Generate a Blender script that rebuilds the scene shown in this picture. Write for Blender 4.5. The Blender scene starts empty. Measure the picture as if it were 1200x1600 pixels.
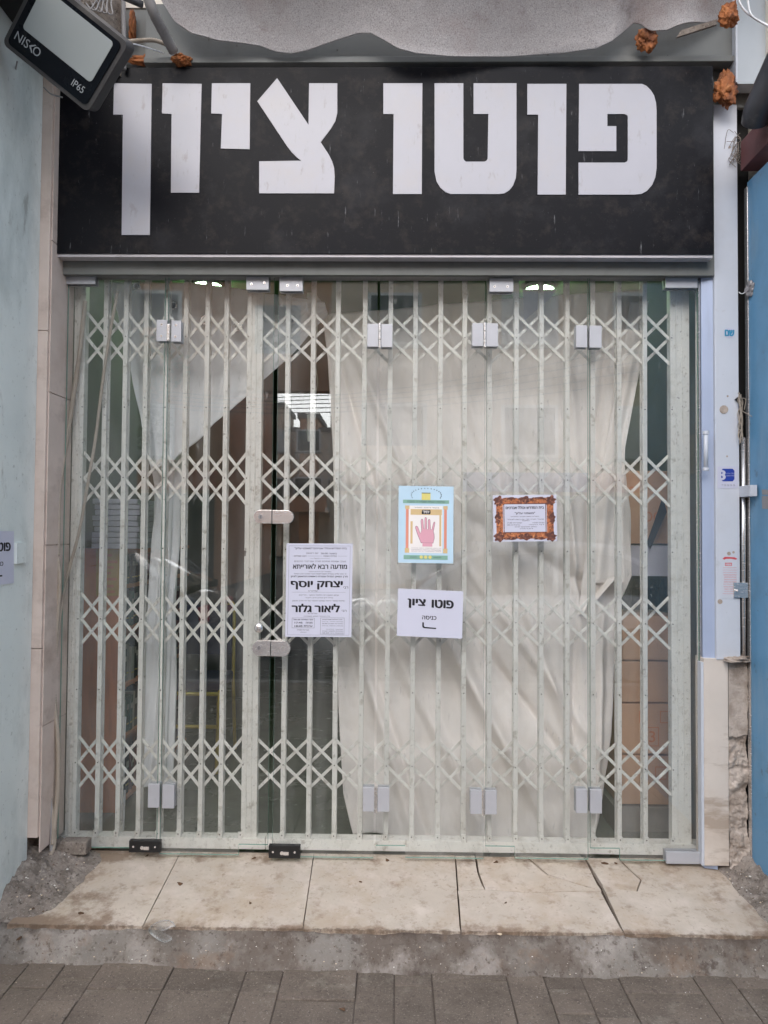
import bpy, bmesh, math, random, re
from mathutils import Vector, Matrix, noise
from mathutils.geometry import tessellate_polygon
random.seed(7)
R = math.radians
SC = bpy.context.scene
COL = SC.collection

# ------------------------------------------------------------------ camera, sky, sun, exposure
FPX, CAMH, CAMD = 1155.0, 1.476, 3.0
cd = bpy.data.cameras.new('camera'); cam = bpy.data.objects.new('camera', cd); COL.objects.link(cam)
cd.sensor_fit = 'VERTICAL'; cd.sensor_height = 36; cd.lens = 36*FPX/1600; cd.clip_start = .05; cd.clip_end = 800
CROT = Matrix.Rotation(R(.9), 3, 'Z') @ Matrix.Rotation(R(91.65), 3, 'X') @ Matrix.Rotation(R(.42), 3, 'Z')
CPOS = Vector((0, -CAMD, CAMH))
cam.matrix_world = Matrix.Translation(CPOS) @ CROT.to_4x4()
SC.camera = cam
w = bpy.data.worlds.new('World'); SC.world = w; w.use_nodes = True
nt = w.node_tree; nt.nodes.clear()
sky = nt.nodes.new('ShaderNodeTexSky'); sky.sky_type = 'NISHITA'; sky.sun_disc = False
SUN_EL, SUN_AZ = R(38), R(190)
sky.sun_elevation = SUN_EL; sky.sun_rotation = SUN_AZ; sky.dust_density = 1.2; sky.air_density = 1.0; sky.ozone_density = .6
hs = nt.nodes.new('ShaderNodeHueSaturation'); hs.inputs['Saturation'].default_value = .58
bg = nt.nodes.new('ShaderNodeBackground'); bg.inputs['Strength'].default_value = .15
wo = nt.nodes.new('ShaderNodeOutputWorld')
nt.links.new(sky.outputs[0], hs.inputs['Color']); nt.links.new(hs.outputs[0], bg.inputs[0]); nt.links.new(bg.outputs[0], wo.inputs[0])
sd = bpy.data.lights.new('sun', 'SUN'); sd.energy = .5; sd.angle = R(70); sd.color = (1, .99, .975)
sun = bpy.data.objects.new('sun', sd); COL.objects.link(sun)
sdir = Vector((math.sin(SUN_AZ)*math.cos(SUN_EL), math.cos(SUN_AZ)*math.cos(SUN_EL), math.sin(SUN_EL)))
sun.rotation_euler = sdir.to_track_quat('Z', 'Y').to_euler()
SC.view_settings.view_transform = 'Standard'; SC.view_settings.look = 'None'
SC.view_settings.gamma = 1; SC.view_settings.use_curve_mapping = False
SC.view_settings.exposure = 1.68
SC.render.engine = 'CYCLES'
SC.cycles.transparent_max_bounces = 24; SC.cycles.max_bounces = 10; SC.cycles.diffuse_bounces = 5
SC.cycles.use_denoising = True; SC.cycles.caustics_reflective = False; SC.cycles.caustics_refractive = False

# ------------------------------------------------------------------ measuring helpers
def ray(px, py):
    return CROT @ Vector(((px-600)/FPX, -(py-800)/FPX, -1))
def P(px, py, Y=0.0):
    d = ray(px, py); return CPOS + d*((Y-CPOS.y)/d.y)
def PX(px, py, X):
    d = ray(px, py); return CPOS + d*((X-CPOS.x)/d.x)
def PZ(px, py, Z):
    d = ray(px, py); return CPOS + d*((Z-CPOS.z)/d.z)
def PT(px, py, z0=.159, s=.14):                      # on the sloping doorstep: z = z0 + s*Y
    d = ray(px, py); t = (z0+s*CPOS.y-CPOS.z)/(d.z-s*d.y); return CPOS + d*t

# ------------------------------------------------------------------ materials
def lin(c):
    return tuple(((v/255+.055)/1.055)**2.4 if v > 10 else v/255/12.92 for v in c)
def mat(name, col, rough=.6, var=.12, scale=6.0, bump=.0, bscale=60, metal=0.0, dirt=None, spec=.5, stretch=(1,1,1),
        perobj=0.0, coat=0.0, spots=None, sheen=0):
    m = bpy.data.materials.new(name); m.use_nodes = True
    N, L = m.node_tree.nodes, m.node_tree.links
    b = N['Principled BSDF']
    b.inputs['Roughness'].default_value = rough; b.inputs['Metallic'].default_value = metal
    b.inputs['Specular IOR Level'].default_value = spec; b.inputs['Coat Weight'].default_value = coat
    col = lin(col)
    tc = N.new('ShaderNodeTexCoord'); mp = N.new('ShaderNodeMapping'); mp.inputs['Scale'].default_value = stretch
    L.new(tc.outputs['Object'], mp.inputs[0]); v = mp.outputs[0]
    if perobj:
        oi = N.new('ShaderNodeObjectInfo'); ad = N.new('ShaderNodeVectorMath'); ad.operation = 'MULTIPLY_ADD'
        L.new(oi.outputs['Random'], ad.inputs[0]); ad.inputs[1].default_value = (37, 19, 53); L.new(v, ad.inputs[2]); v = ad.outputs[0]
    n1 = N.new('ShaderNodeTexNoise'); n1.inputs['Scale'].default_value = scale; n1.inputs['Detail'].default_value = 6; n1.inputs['Roughness'].default_value = .62
    L.new(v, n1.inputs[0])
    cr = N.new('ShaderNodeValToRGB'); L.new(n1.outputs[0], cr.inputs[0])
    cr.color_ramp.elements[0].position = .3; cr.color_ramp.elements[1].position = .7
    cr.color_ramp.elements[0].color = tuple(max(0, c*(1-var)) for c in col)+(1,)
    cr.color_ramp.elements[1].color = tuple(min(1, c*(1+var)) for c in col)+(1,)
    out = cr.outputs[0]
    def mix(fac, a, c):
        x = N.new('ShaderNodeMix'); x.data_type = 'RGBA'; L.new(fac, x.inputs[0]); L.new(a, x.inputs[6])
        x.inputs[7].default_value = tuple(lin(c))+(1,); return x.outputs[2]
    for dd in (dirt or []):
        dc, ds, lo, hi, amt = dd[:5]; st = dd[5] if len(dd) > 5 else (1,1,1)
        m2 = N.new('ShaderNodeMapping'); m2.inputs['Scale'].default_value = st; m2.inputs['Location'].default_value = (ds*.37, 1.7, ds*.11)
        L.new(v, m2.inputs[0])
        n2 = N.new('ShaderNodeTexNoise'); n2.inputs['Scale'].default_value = ds; n2.inputs['Detail'].default_value = 8; n2.inputs['Roughness'].default_value = .68
        L.new(m2.outputs[0], n2.inputs[0])
        mr = N.new('ShaderNodeMapRange'); mr.inputs[1].default_value = lo; mr.inputs[2].default_value = hi; mr.inputs[4].default_value = amt
        L.new(n2.outputs[0], mr.inputs[0]); out = mix(mr.outputs[0], out, dc)
    if perobj:
        h = N.new('ShaderNodeHueSaturation'); mr = N.new('ShaderNodeMapRange'); oi = N.new('ShaderNodeObjectInfo')
        L.new(oi.outputs['Random'], mr.inputs[0]); mr.inputs[3].default_value = 1-perobj; mr.inputs[4].default_value = 1+perobj
        L.new(mr.outputs[0], h.inputs['Value']); L.new(out, h.inputs['Color']); out = h.outputs[0]
    L.new(out, b.inputs['Base Color'])
    if bump:
        n3 = N.new('ShaderNodeTexNoise'); n3.inputs['Scale'].default_value = bscale; n3.inputs['Detail'].default_value = 5
        L.new(v, n3.inputs[0]); bp = N.new('ShaderNodeBump'); bp.inputs['Strength'].default_value = bump; bp.inputs['Distance'].default_value = .004
        L.new(n3.outputs[0], bp.inputs['Height']); L.new(bp.outputs[0], b.inputs['Normal'])
    rr = N.new('ShaderNodeMapRange'); rr.inputs[3].default_value = max(.02, rough-.08); rr.inputs[4].default_value = min(1, rough+.1)
    L.new(n1.outputs[0], rr.inputs[0]); L.new(rr.outputs[0], b.inputs['Roughness'])
    return m
def glass_mat(name, tint, dirt=.05, ior=1.5):
    m = bpy.data.materials.new(name); m.use_nodes = True; N, L = m.node_tree.nodes, m.node_tree.links; N.clear()
    o = N.new('ShaderNodeOutputMaterial'); t = N.new('ShaderNodeBsdfTransparent'); t.inputs[0].default_value = tint+(1,)
    g = N.new('ShaderNodeBsdfGlossy'); g.inputs['Roughness'].default_value = 0.0
    f = N.new('ShaderNodeFresnel'); ge = N.new('ShaderNodeNewGeometry'); fi = N.new('ShaderNodeMapRange')
    fi.inputs[3].default_value = ior; fi.inputs[4].default_value = 1/ior; L.new(ge.outputs['Backfacing'], fi.inputs[0]); L.new(fi.outputs[0], f.inputs[0])   # same reflectance from both sides of a pane
    m1 = N.new('ShaderNodeMixShader'); L.new(f.outputs[0], m1.inputs[0]); L.new(t.outputs[0], m1.inputs[1]); L.new(g.outputs[0], m1.inputs[2])
    d = N.new('ShaderNodeBsdfDiffuse'); d.inputs[0].default_value = (.6, .6, .57, 1)
    tc = N.new('ShaderNodeTexCoord'); acc = None
    for sc, lo, hi, amt, st in ((3, .35, .75, dirt, (1,1,.6)), (60, .66, .74, dirt*3, (1,1,.25)), (9, .55, .8, dirt*1.6, (1,1,.15))):
        mp = N.new('ShaderNodeMapping'); mp.inputs['Scale'].default_value = st; L.new(tc.outputs['Object'], mp.inputs[0])
        n = N.new('ShaderNodeTexNoise'); n.inputs['Scale'].default_value = sc; n.inputs['Detail'].default_value = 6; L.new(mp.outputs[0], n.inputs[0])
        r = N.new('ShaderNodeMapRange'); r.inputs[1].default_value = lo; r.inputs[2].default_value = hi; r.inputs[4].default_value = amt; L.new(n.outputs[0], r.inputs[0])
        if acc is None: acc = r.outputs[0]
        else:
            a = N.new('ShaderNodeMath'); a.operation = 'ADD'; L.new(acc, a.inputs[0]); L.new(r.outputs[0], a.inputs[1]); acc = a.outputs[0]
    m2 = N.new('ShaderNodeMixShader'); L.new(acc, m2.inputs[0]); L.new(m1.outputs[0], m2.inputs[1]); L.new(d.outputs[0], m2.inputs[2])
    L.new(m2.outputs[0], o.inputs[0]); return m
def emit_mat(name, col, s):
    m = bpy.data.materials.new(name); m.use_nodes = True; b = m.node_tree.nodes['Principled BSDF']
    b.inputs['Emission Color'].default_value = tuple(lin(col))+(1,); b.inputs['Emission Strength'].default_value = s; return m

MAT = dict(
 glass=glass_mat('tinted_glass', (.988, .993, .989), .05, 1.8),
 glassedge=mat('glass_edge', (120, 160, 145), .15, .05),
 carglass=mat('car_glass', (30, 36, 40), .04, .1, coat=1),
 sign=mat('sign_black', (14, 14, 19), .42, .25, 3, .05, 90, spec=.12, dirt=[((96,94,96), 4, .52, .8, .2), ((170,170,172), 60, .63, .70, .4, (1,1,.12)), ((150,148,148), 130, .64, .70, .4), ((70,62,56), 16, .52, .7, .3)]),
 letter=mat('letter_white', (170, 168, 174), .32, .04, 4, .02, 60, dirt=[((176,166,156), 5, .5, .75, .4), ((130,116,106), 24, .60, .70, .45, (1,1,.4)), ((150,145,140), 70, .62, .7, .4, (1,1,.2))]),
 whitemetal=mat('sign_casing', (196, 190, 192), .45, .06, 8, .05, dirt=[((110,100,92), 12, .58, .8, .4)]),
 alu=mat('aluminium_profile', (150, 146, 146), .42, .06, 10, .03, metal=.3, dirt=[((80,74,70), 20, .6, .8, .4)]),
 fascia=mat('fascia_grey', (112, 113, 109), .55, .1, 3, .05, dirt=[((70,66,60), 6, .5, .8, .5)]),
 felt=mat('grey_felt', (178, 173, 172), .95, .06, 2, .35, 260, dirt=[((104,98,97), 230, .5, .6, .55), ((212,206,204), 210, .52, .62, .5), ((120,100,92), 1.6, .56, .66, .5), ((150,140,138), 5, .5, .7, .5), ((160,125,115), 3, .55, .75, .3), ((70,60,55), 5, .62, .75, .5)]),
 gate=mat('gate_cream', (222, 220, 213), .42, .05, 6, .04, 80, dirt=[((150,144,126), 10, .52, .70, .4), ((124,110,86), 28, .57, .66, .5), ((78,66,54), 70, .60, .66, .6)], perobj=.035),
 rivet=mat('rivet_dark', (92, 90, 84), .4, .1, metal=.4),
 steel=mat('brushed_steel', (226, 222, 219), .24, .06, 30, .03, metal=.8, stretch=(1,1,8)),
 hingewhite=mat('hinge_grey', (180, 180, 184), .38, .04, 20, metal=.15, dirt=[((120,112,104), 30, .62, .8, .35)]),
 black=mat('black_plastic', (24, 24, 25), .35, .2),
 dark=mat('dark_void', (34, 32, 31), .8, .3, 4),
 beige=mat('beige_cloth', (248, 243, 239), .9, .04, 5, .22, 420, dirt=[((222,212,200), 4, .5, .8, .4), ((230,222,212), 180, .5, .7, .3, (1,1,.12))]),
 white_cloth=mat('white_cloth', (242, 244, 246), .9, .04, 5, .2, 380, dirt=[((180,178,176), 5, .55, .8, .35)]),
 marble=mat('marble_pink', (212, 194, 182), .35, .07, 5, .05, 60, dirt=[((166,138,120), 4, .5, .8, .55), ((140,116,102), 4, .54, .70, .45, (1,1,1.3)), ((105,95,88), 40, .68, .78, .5)]),
 marblepier=mat('marble_cream', (214, 202, 190), .4, .06, 4, .08, 60, dirt=[((190,168,146), 2.2, .50, .72, .6, (1,1,1.2)), ((150,126,104), 5, .54, .64, .6, (.5,1,1.8))]),
 slab=mat('travertine', (190, 177, 162), .5, .08, 7, .3, 70, dirt=[((172,150,126), 4, .47, .64, .55), ((136,112,92), 13, .54, .68, .55), ((212,198,186), 9, .5, .68, .6), ((120,96,78), 48, .58, .68, .45)], perobj=.05),
 crack=mat('joint_dirt', (74, 62, 54), .95, .25, 30),
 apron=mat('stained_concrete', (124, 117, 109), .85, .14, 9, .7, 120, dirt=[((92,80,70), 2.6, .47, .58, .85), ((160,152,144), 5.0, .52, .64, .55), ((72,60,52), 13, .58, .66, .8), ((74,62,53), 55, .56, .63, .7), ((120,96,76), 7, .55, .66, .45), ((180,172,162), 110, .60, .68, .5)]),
 mortar=mat('mortar', (136, 125, 115), .9, .16, 9, .8, 110, dirt=[((70,60,52), 8, .48, .66, .75), ((168,158,148), 22, .53, .64, .5), ((64,54,46), 80, .56, .62, .7), ((178,168,156), 120, .58, .64, .6)]),
 paver=mat('paver', (108, 96, 85), .85, .10, 8, .5, 190, dirt=[((84,74,64), 3.5, .46, .62, .7), ((140,132,120), 9, .56, .68, .5), ((150,140,130), 120, .56, .68, .45), ((178,168,156), 150, .60, .66, .6), ((64,54,47), 95, .57, .64, .6), ((60,52,46), 30, .60, .68, .6)], perobj=.08),
 grout=mat('paver_sand', (84, 74, 66), .95, .3, 40, .8, 120, dirt=[((160,150,140), 160, .66, .72, .8)]),
 sidewall=mat('pale_teal_panel', (222, 228, 224), .2, .05, 3, .02, dirt=[((164,174,170), 4, .48, .7, .6, (1,1,.5)), ((120,122,114), 50, .61, .68, .45), ((138,136,126), 12, .60, .68, .5, (1,1,.3))], coat=.3),
 bluepaint=mat('blue_paint', (100, 152, 188), .38, .04, 3, .04, 40, dirt=[((84,124,150), 4, .48, .7, .5), ((78,84,88), 16, .62, .68, .55), ((150,172,188), 7, .54, .68, .4, (1,1,.15)), ((70,76,80), 60, .64, .70, .5)]),
 bluealu=mat('pale_blue_frame', (168, 180, 204), .35, .04, 6, metal=.15, dirt=[((120,126,140), 9, .55, .8, .35, (1,1,.15))]),
 column=mat('white_column', (200, 203, 210), .5, .03, 6, .05, dirt=[((140,132,122), 9, .62, .74, .4), ((90,82,76), 26, .68, .74, .6), ((178,176,176), 4, .5, .8, .4)]),
 plaster=mat('crumbling_plaster', (188, 174, 162), .95, .12, 14, .9, 90, spec=.1, dirt=[((140,124,110), 10, .47, .62, .65), ((110,100,92), 30, .6, .7, .45)]),
 foam=mat('aged_foam', (164, 98, 52), .7, .3, 22, .9, 60, dirt=[((84,44,24), 14, .46, .60, .8), ((206,146,90), 26, .55, .68, .5)]),
 conduit=mat('conduit_tan', (166, 153, 138), .55, .08, 12, dirt=[((120,106,92), 14, .52, .7, .5)]),
 conduitgrey=mat('conduit_grey', (150, 146, 144), .55, .1, 12, dirt=[((90,84,80), 14, .52, .7, .5)]),
 cablewhite=mat('cable_white', (224, 224, 226), .4, .03),
 cabinet=mat('cabinet_grey', (176, 182, 186), .5, .04, 4, dirt=[((130,128,124), 6, .55, .75, .4)]),
 pipe=mat('pipe_grey', (72, 72, 76), .35, .15, 10, dirt=[((130,126,124), 16, .58, .75, .4)]),
 redbeam=mat('red_oxide', (104, 62, 62), .6, .15, 12, dirt=[((140,120,112), 24, .6, .75, .5)]),
 lampbody=mat('lamp_casing', (70, 68, 68), .6, .08, 12, .1, dirt=[((140,134,126), 9, .52, .75, .4)]),
 lampface=mat('lamp_face', (16, 19, 25), .25, .1, spec=.12),
 lampglass=mat('lamp_reflector', (166, 172, 172), .35, .04, 3),
 print_grey=mat('print_silver', (170, 174, 178), .5, .03),
 paper=mat('paper_white', (198, 198, 212), .7, .02, 8, .1, 30),
 ink=mat('ink_black', (26, 24, 30), .8, .1),
 inkgrey=mat('ink_grey', (110, 108, 122), .8, .1),
 paperblue=mat('paper_pale_blue', (184, 210, 226), .5, .04, 8),
 pgreen=mat('print_green', (128, 168, 150), .6, .06), ptan=mat('print_tan', (206, 178, 130), .6, .08),
 ppink=mat('print_pink', (214, 158, 172), .6, .04), pred=mat('print_rose', (216, 140, 118), .6, .1), pyellow=mat('print_yellow', (216, 204, 120), .6, .06),
 pcream=mat('print_cream', (232, 226, 222), .6, .02), pdark=mat('print_outline', (110, 72, 84), .6, .05), pleaf=mat('print_leaf', (52, 72, 84), .6, .1),
 gilt=mat('print_gilt', (176, 104, 64), .5, .3, 60, dirt=[((84,44,34), 70, .5, .56, .8), ((224,160,110), 110, .56, .62, .7)]), giltdark=mat('print_bronze', (92, 52, 44), .5, .5, 90, dirt=[((206,140,104), 120, .55, .65, .8)]),
 stickblue=mat('sticker_blue', (34, 60, 150), .4, .03), stickteal=mat('sticker_teal', (52, 140, 176), .4, .03), stickred=mat('sticker_red', (206, 78, 84), .5, .1),
 clearfilm=glass_mat('clear_plastic', (.93, .93, .93), .14, 1.45), cloudy=glass_mat('cloudy_plastic', (.9, .9, .9), 1.0, 1.6),
 card=mat('cardboard', (208, 170, 142), .85, .05, 5, .15, 60, dirt=[((176,138,112), 6, .52, .75, .4)]),
 wood=mat('brown_laminate', (212, 136, 92), .45, .10, 6, .05, dirt=[((120,70,44), 8, .5, .75, .4)], stretch=(4,4,.6)),
 woodyellow=mat('yellow_board', (196, 158, 84), .5, .06, 6),
 floor=mat('inner_floor', (128, 130, 122), .25, .08, 4, dirt=[((90,90,84), 7, .5, .75, .5)]),
 ceiling=mat('inner_ceiling', (94, 122, 84), .8, .06, 3),  # green glow of the lamps is put into the ceiling colour
 innerwall=mat('inner_wall', (116, 114, 106), .8, .12, 2),
 tube=mat('gold_tube', (190, 168, 66), .3, .1, metal=.35), navy=mat('navy_cloth', (32, 38, 62), .85, .2, 20),
 book1=mat('book_dark', (38, 44, 42), .6, .3, 20, perobj=.4), book2=mat('book_green', (44, 84, 62), .6, .2, 20, perobj=.3), book3=mat('book_pale', (172, 168, 156), .6, .1, 20, perobj=.2), book4=mat('book_red', (92, 34, 34), .6, .2, 20),
 asphalt=mat('asphalt', (72, 72, 72), .9, .15, 3, .5, 120), kerb=mat('kerbstone', (150, 146, 140), .85, .12, 8, .3),
 facade1=mat('render_beige', (232, 208, 184), .85, .07, 1.5, dirt=[((190,164,140), 1.2, .5, .8, .4)]),
 facade2=mat('render_cream', (238, 228, 212), .85, .06, 1.5, dirt=[((196,184,168), 1.0, .5, .8, .4)]),
 facade3=mat('render_brown', (206, 156, 124), .85, .08, 1.5),
 shutter=mat('shutter_white', (222, 220, 216), .6, .04), winglass=mat('window_dark', (46, 52, 60), .08, .2),
 shopdark=mat('shop_dark', (58, 56, 56), .5, .3, 2), railing=mat('railing', (60, 58, 56), .5, .1),
 carpaint=mat('car_paint', (206, 208, 212), .18, .02, 2, coat=1.0), carpaint2=mat('car_paint_dark', (52, 60, 74), .18, .02, 2, coat=1.0),
 tyre=mat('tyre', (28, 28, 28), .85, .2), rim=mat('rim', (168, 168, 170), .3, .05, metal=.8), canvas=mat('awning_canvas', (150, 146, 142), .9, .08, 3),
 leaf=mat('dead_leaf', (86, 62, 42), .8, .3, 60), butt=mat('cigarette_butt', (206, 186, 160), .8, .1), chip=mat('pale_chip', (216, 210, 202), .8, .1),
 green_leaf=mat('tree_leaf', (60, 84, 44), .7, .3, 8, perobj=.3), bark=mat('bark', (92, 78, 64), .9, .2, 12),
 bulb=mat('white_bulb', (222, 222, 220), .4, .05), lamp_on=emit_mat('lamp_glow', (205, 255, 195), 20.0), tag=mat('label_blue', (60, 110, 180), .5, .1),
)

def edge_tone(m, terms, col, scale, lo, hi, amt):
    # slab dirt, apron stains and a darker band along given edges (positions in the doorstep's own coordinates), broken up by noise
    N, L = m.node_tree.nodes, m.node_tree.links; b = N['Principled BSDF']; src = b.inputs['Base Color'].links[0].from_socket
    tc = N.new('ShaderNodeTexCoord'); sp = N.new('ShaderNodeSeparateXYZ'); L.new(tc.outputs['Object'], sp.inputs[0])
    n = N.new('ShaderNodeTexNoise'); n.inputs['Scale'].default_value = scale; n.inputs['Detail'].default_value = 8; n.inputs['Roughness'].default_value = .7; L.new(tc.outputs['Object'], n.inputs[0]); acc = n.outputs[0]
    for ax, a, c, w_ in terms:
        r = N.new('ShaderNodeMapRange'); L.new(sp.outputs[ax], r.inputs[0]); r.inputs[1].default_value = a; r.inputs[2].default_value = c; r.inputs[3].default_value = w_; r.inputs[4].default_value = 0
        q = N.new('ShaderNodeMath'); q.operation = 'ADD'; L.new(acc, q.inputs[0]); L.new(r.outputs[0], q.inputs[1]); acc = q.outputs[0]
    r = N.new('ShaderNodeMapRange'); L.new(acc, r.inputs[0]); r.inputs[1].default_value = lo; r.inputs[2].default_value = hi; r.inputs[4].default_value = amt
    x = N.new('ShaderNodeMix'); x.data_type = 'RGBA'; L.new(r.outputs[0], x.inputs[0]); L.new(src, x.inputs[6]); x.inputs[7].default_value = tuple(lin(col))+(1,); L.new(x.outputs[2], b.inputs['Base Color'])
edge_tone(MAT['slab'], [(1, -.40, -.33, .17), (0, -1.22, -.95, .22), (1, .01, -.04, .14), (0, 1.33, 1.15, .16)], (116, 92, 72), 11, .60, .76, .75)
edge_tone(MAT['slab'], [(1, -.40, -.388, .2)], (92, 76, 62), 30, .62, .74, .7)
edge_tone(MAT['apron'], [(1, -.395, -.425, .22), (1, -.485, -.455, .14)], (70, 58, 50), 9, .60, .74, .75)  # darker band right below the slab lip, stains towards the pavers

# ------------------------------------------------------------------ mesh helpers
STUFFNAMES = {'printed_text', 'printed_leaf', 'fine_print', 'badge_text', 'printed_ornament', 'notice_lines', 'maker_name', 'rating_text', 'phone_digits', 'emblem_text', 'sticker_text', 'printed_mark', 'screw_and_scar', 'worn_patch', 'fibres', 'strings', 'shutter_slats', 'bar_foot', 'rivet', 'stile_rib', 'screw', 'handle_cap'}
class MB:
    def __init__(s): s.v = []; s.f = []; s.m = []; s.mats = []
    def mi(s, mt):
        if mt not in s.mats: s.mats.append(mt)
        return s.mats.index(mt)
    def add(s, vs, fs, mt=None):
        o = len(s.v); s.v += [Vector(x) for x in vs]; k = s.mi(mt)
        for f in fs: s.f.append(tuple(o+i for i in f)); s.m.append(k)
        return s
    def box(s, x0, x1, y0, y1, z0, z1, mt=None, M=None):
        vs = [Vector((x, y, z)) for x in (x0, x1) for y in (y0, y1) for z in (z0, z1)]
        if M: vs = [M @ v for v in vs]
        return s.add(vs, [(0,1,3,2), (4,6,7,5), (0,4,5,1), (2,3,7,6), (0,2,6,4), (1,5,7,3)], mt)
    def prism(s, pts, d, mt=None):                   # polygon of 3-D points swept by vector d (front face first)
        n = len(pts); d = Vector(d); pts = [Vector(p) for p in pts]
        tri = tessellate_polygon([pts])
        vs = pts+[p+d for p in pts]
        nrm = Vector((0,0,0))
        for i in range(n):
            a, b = pts[i], pts[(i+1) % n]; nrm += a.cross(b)
        flip = nrm.dot(d) > 0
        fs = []
        for t in tri:
            a, b, c = t
            nn = (pts[b]-pts[a]).cross(pts[c]-pts[a])
            f = (a, b, c) if nn.dot(d) < 0 else (a, c, b)
            fs.append(f); fs.append(tuple(n+i for i in reversed(f)))
        for i in range(n):
            j = (i+1) % n
            q = (i, j, n+j, n+i) if not flip else (j, i, n+i, n+j)
            fs.append(tuple(reversed(q)))
        return s.add(vs, fs, mt)
    def cyl(s, a, b, r, n=12, mt=None, r2=None):
        a, b = Vector(a), Vector(b); q = (b-a).to_track_quat('Z', 'Y'); r2 = r if r2 is None else r2
        vs = [a+q @ Vector((math.cos(2*math.pi*i/n)*r, math.sin(2*math.pi*i/n)*r, 0)) for i in range(n)]
        vs += [b+q @ Vector((math.cos(2*math.pi*i/n)*r2, math.sin(2*math.pi*i/n)*r2, 0)) for i in range(n)]
        fs = [(i, (i+1) % n, n+(i+1) % n, n+i) for i in range(n)]+[tuple(range(n-1, -1, -1)), tuple(range(n, 2*n))]
        return s.add(vs, fs, mt)
    def build(s, name, mt=None, parent=None, bevel=0, smooth=False, seg=2, sub=0, solid=0):
        me = bpy.data.meshes.new(name)
        me.from_pydata([tuple(v) for v in s.v], [], s.f)
        mats = [x or mt for x in s.mats]
        for x in mats: me.materials.append(MAT[x] if isinstance(x, str) else x)
        for p, k in zip(me.polygons, s.m): p.material_index = k; p.use_smooth = smooth
        bm = bmesh.new(); bm.from_mesh(me); bmesh.ops.recalc_face_normals(bm, faces=bm.faces)
        if bevel: 
            es = [e for e in bm.edges if len(e.link_faces) == 2 and e.calc_face_angle(0) > R(35)]
            bmesh.ops.bevel(bm, geom=es, offset=bevel, segments=seg, affect='EDGES', profile=.6, clamp_overlap=True)
        bm.to_mesh(me); bm.free()
        o = bpy.data.objects.new(name, me); COL.objects.link(o)
        if solid:
            md = o.modifiers.new('s', 'SOLIDIFY'); md.thickness = solid; md.offset = 0
        if parent: attach(o, parent)
        if name in STUFFNAMES: o['kind'] = 'stuff'
        return o
def attach(o, parent):
    o.parent = parent; o.matrix_parent_inverse = Matrix.Translation(-Vector(parent.get('wl', parent.location)))
def tag(o, label=None, cat=None, group=None, kind=None):
    if label: o['label'] = label
    if cat: o['category'] = cat
    if group: o['group'] = group
    if kind: o['kind'] = kind
    return o
def thing(name, loc, label, cat, group=None):
    o = bpy.data.objects.new(name, None); o.empty_display_size = .05; o.location = loc; COL.objects.link(o)
    return tag(o, label, cat, group)
def struct(o): o['kind'] = 'structure'; return o
def spline(pts, n=8):
    pts = [Vector(p) for p in pts]; q = [pts[0]*2-pts[1]]+pts+[pts[-1]*2-pts[-2]]; out = []
    for i in range(1, len(q)-2):
        a, b, c, d = q[i-1:i+3]
        for k in range(n):
            t = k/n; out.append(.5*((2*b)+(c-a)*t+(2*a-5*b+4*c-d)*t*t+(3*b-a-3*c+d)*t**3))
    return out+[pts[-1]]
def tube(mb, pts, r, n=8, corr=0, step=None, smooth_n=8, mt=None):
    pts = spline(pts, smooth_n) if len(pts) > 2 else [Vector(p) for p in pts]
    if corr:                                          # resample evenly so that the ridges stay even
        seg = []; step = step or max(r*.55, .0042); acc = 0; last = pts[0]; seg.append(last)
        for a, b in zip(pts, pts[1:]):
            L = (b-a).length; t = step-acc
            while t <= L: seg.append(a.lerp(b, t/L)); t += step
            acc = (L-(t-step))
        pts = seg
    vs, fs = [], []; up = Vector((.13, 1, .07))
    for i, p in enumerate(pts):
        t = (pts[min(i+1, len(pts)-1)]-pts[max(i-1, 0)]).normalized()
        u = (up-t*up.dot(t)).normalized(); w_ = t.cross(u); rr = r*(1+(corr if i % 2 else -corr))
        vs += [p+(u*math.cos(2*math.pi*k/n)+w_*math.sin(2*math.pi*k/n))*rr for k in range(n)]
    for i in range(len(pts)-1):
        for k in range(n):
            a = i*n+k; b = i*n+(k+1) % n; fs.append((a, b, b+n, a+n))
    fs += [tuple(range(n-1, -1, -1)), tuple(range((len(pts)-1)*n, len(pts)*n))]
    mb.add(vs, fs, mt); return mb
def grid(fn, nu, nv):                                 # fn(u, v) -> point
    vs = [fn(i/nu, j/nv) for j in range(nv+1) for i in range(nu+1)]
    fs = [(j*(nu+1)+i, j*(nu+1)+i+1, (j+1)*(nu+1)+i+1, (j+1)*(nu+1)+i) for j in range(nv) for i in range(nu)]
    return vs, fs
def fbm(p, s, o=4): return noise.fractal(Vector(p)*s, 1.0, 2.0, o)
def blob(c, rx, ry, rz, seed, rough=.35, sub=4):
    bm = bmesh.new(); bmesh.ops.create_icosphere(bm, subdivisions=sub, radius=1)
    vs = []
    for v in bm.verts:
        p = v.co.copy(); k = 1+rough*fbm(p+Vector((seed, 0, 0)), 1.6, 4)+rough*.5*abs(fbm(p+Vector((0, seed, 0)), 4, 3))
        k += .10*rough*fbm(p+Vector((seed, 3, 0)), 9, 3)
        vs.append(Vector(c)+Vector((p.x*rx*k, p.y*ry*k, p.z*rz*k)))
    fs = [tuple(v.index for v in f.verts) for f in bm.faces]; bm.free(); return vs, fs
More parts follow.
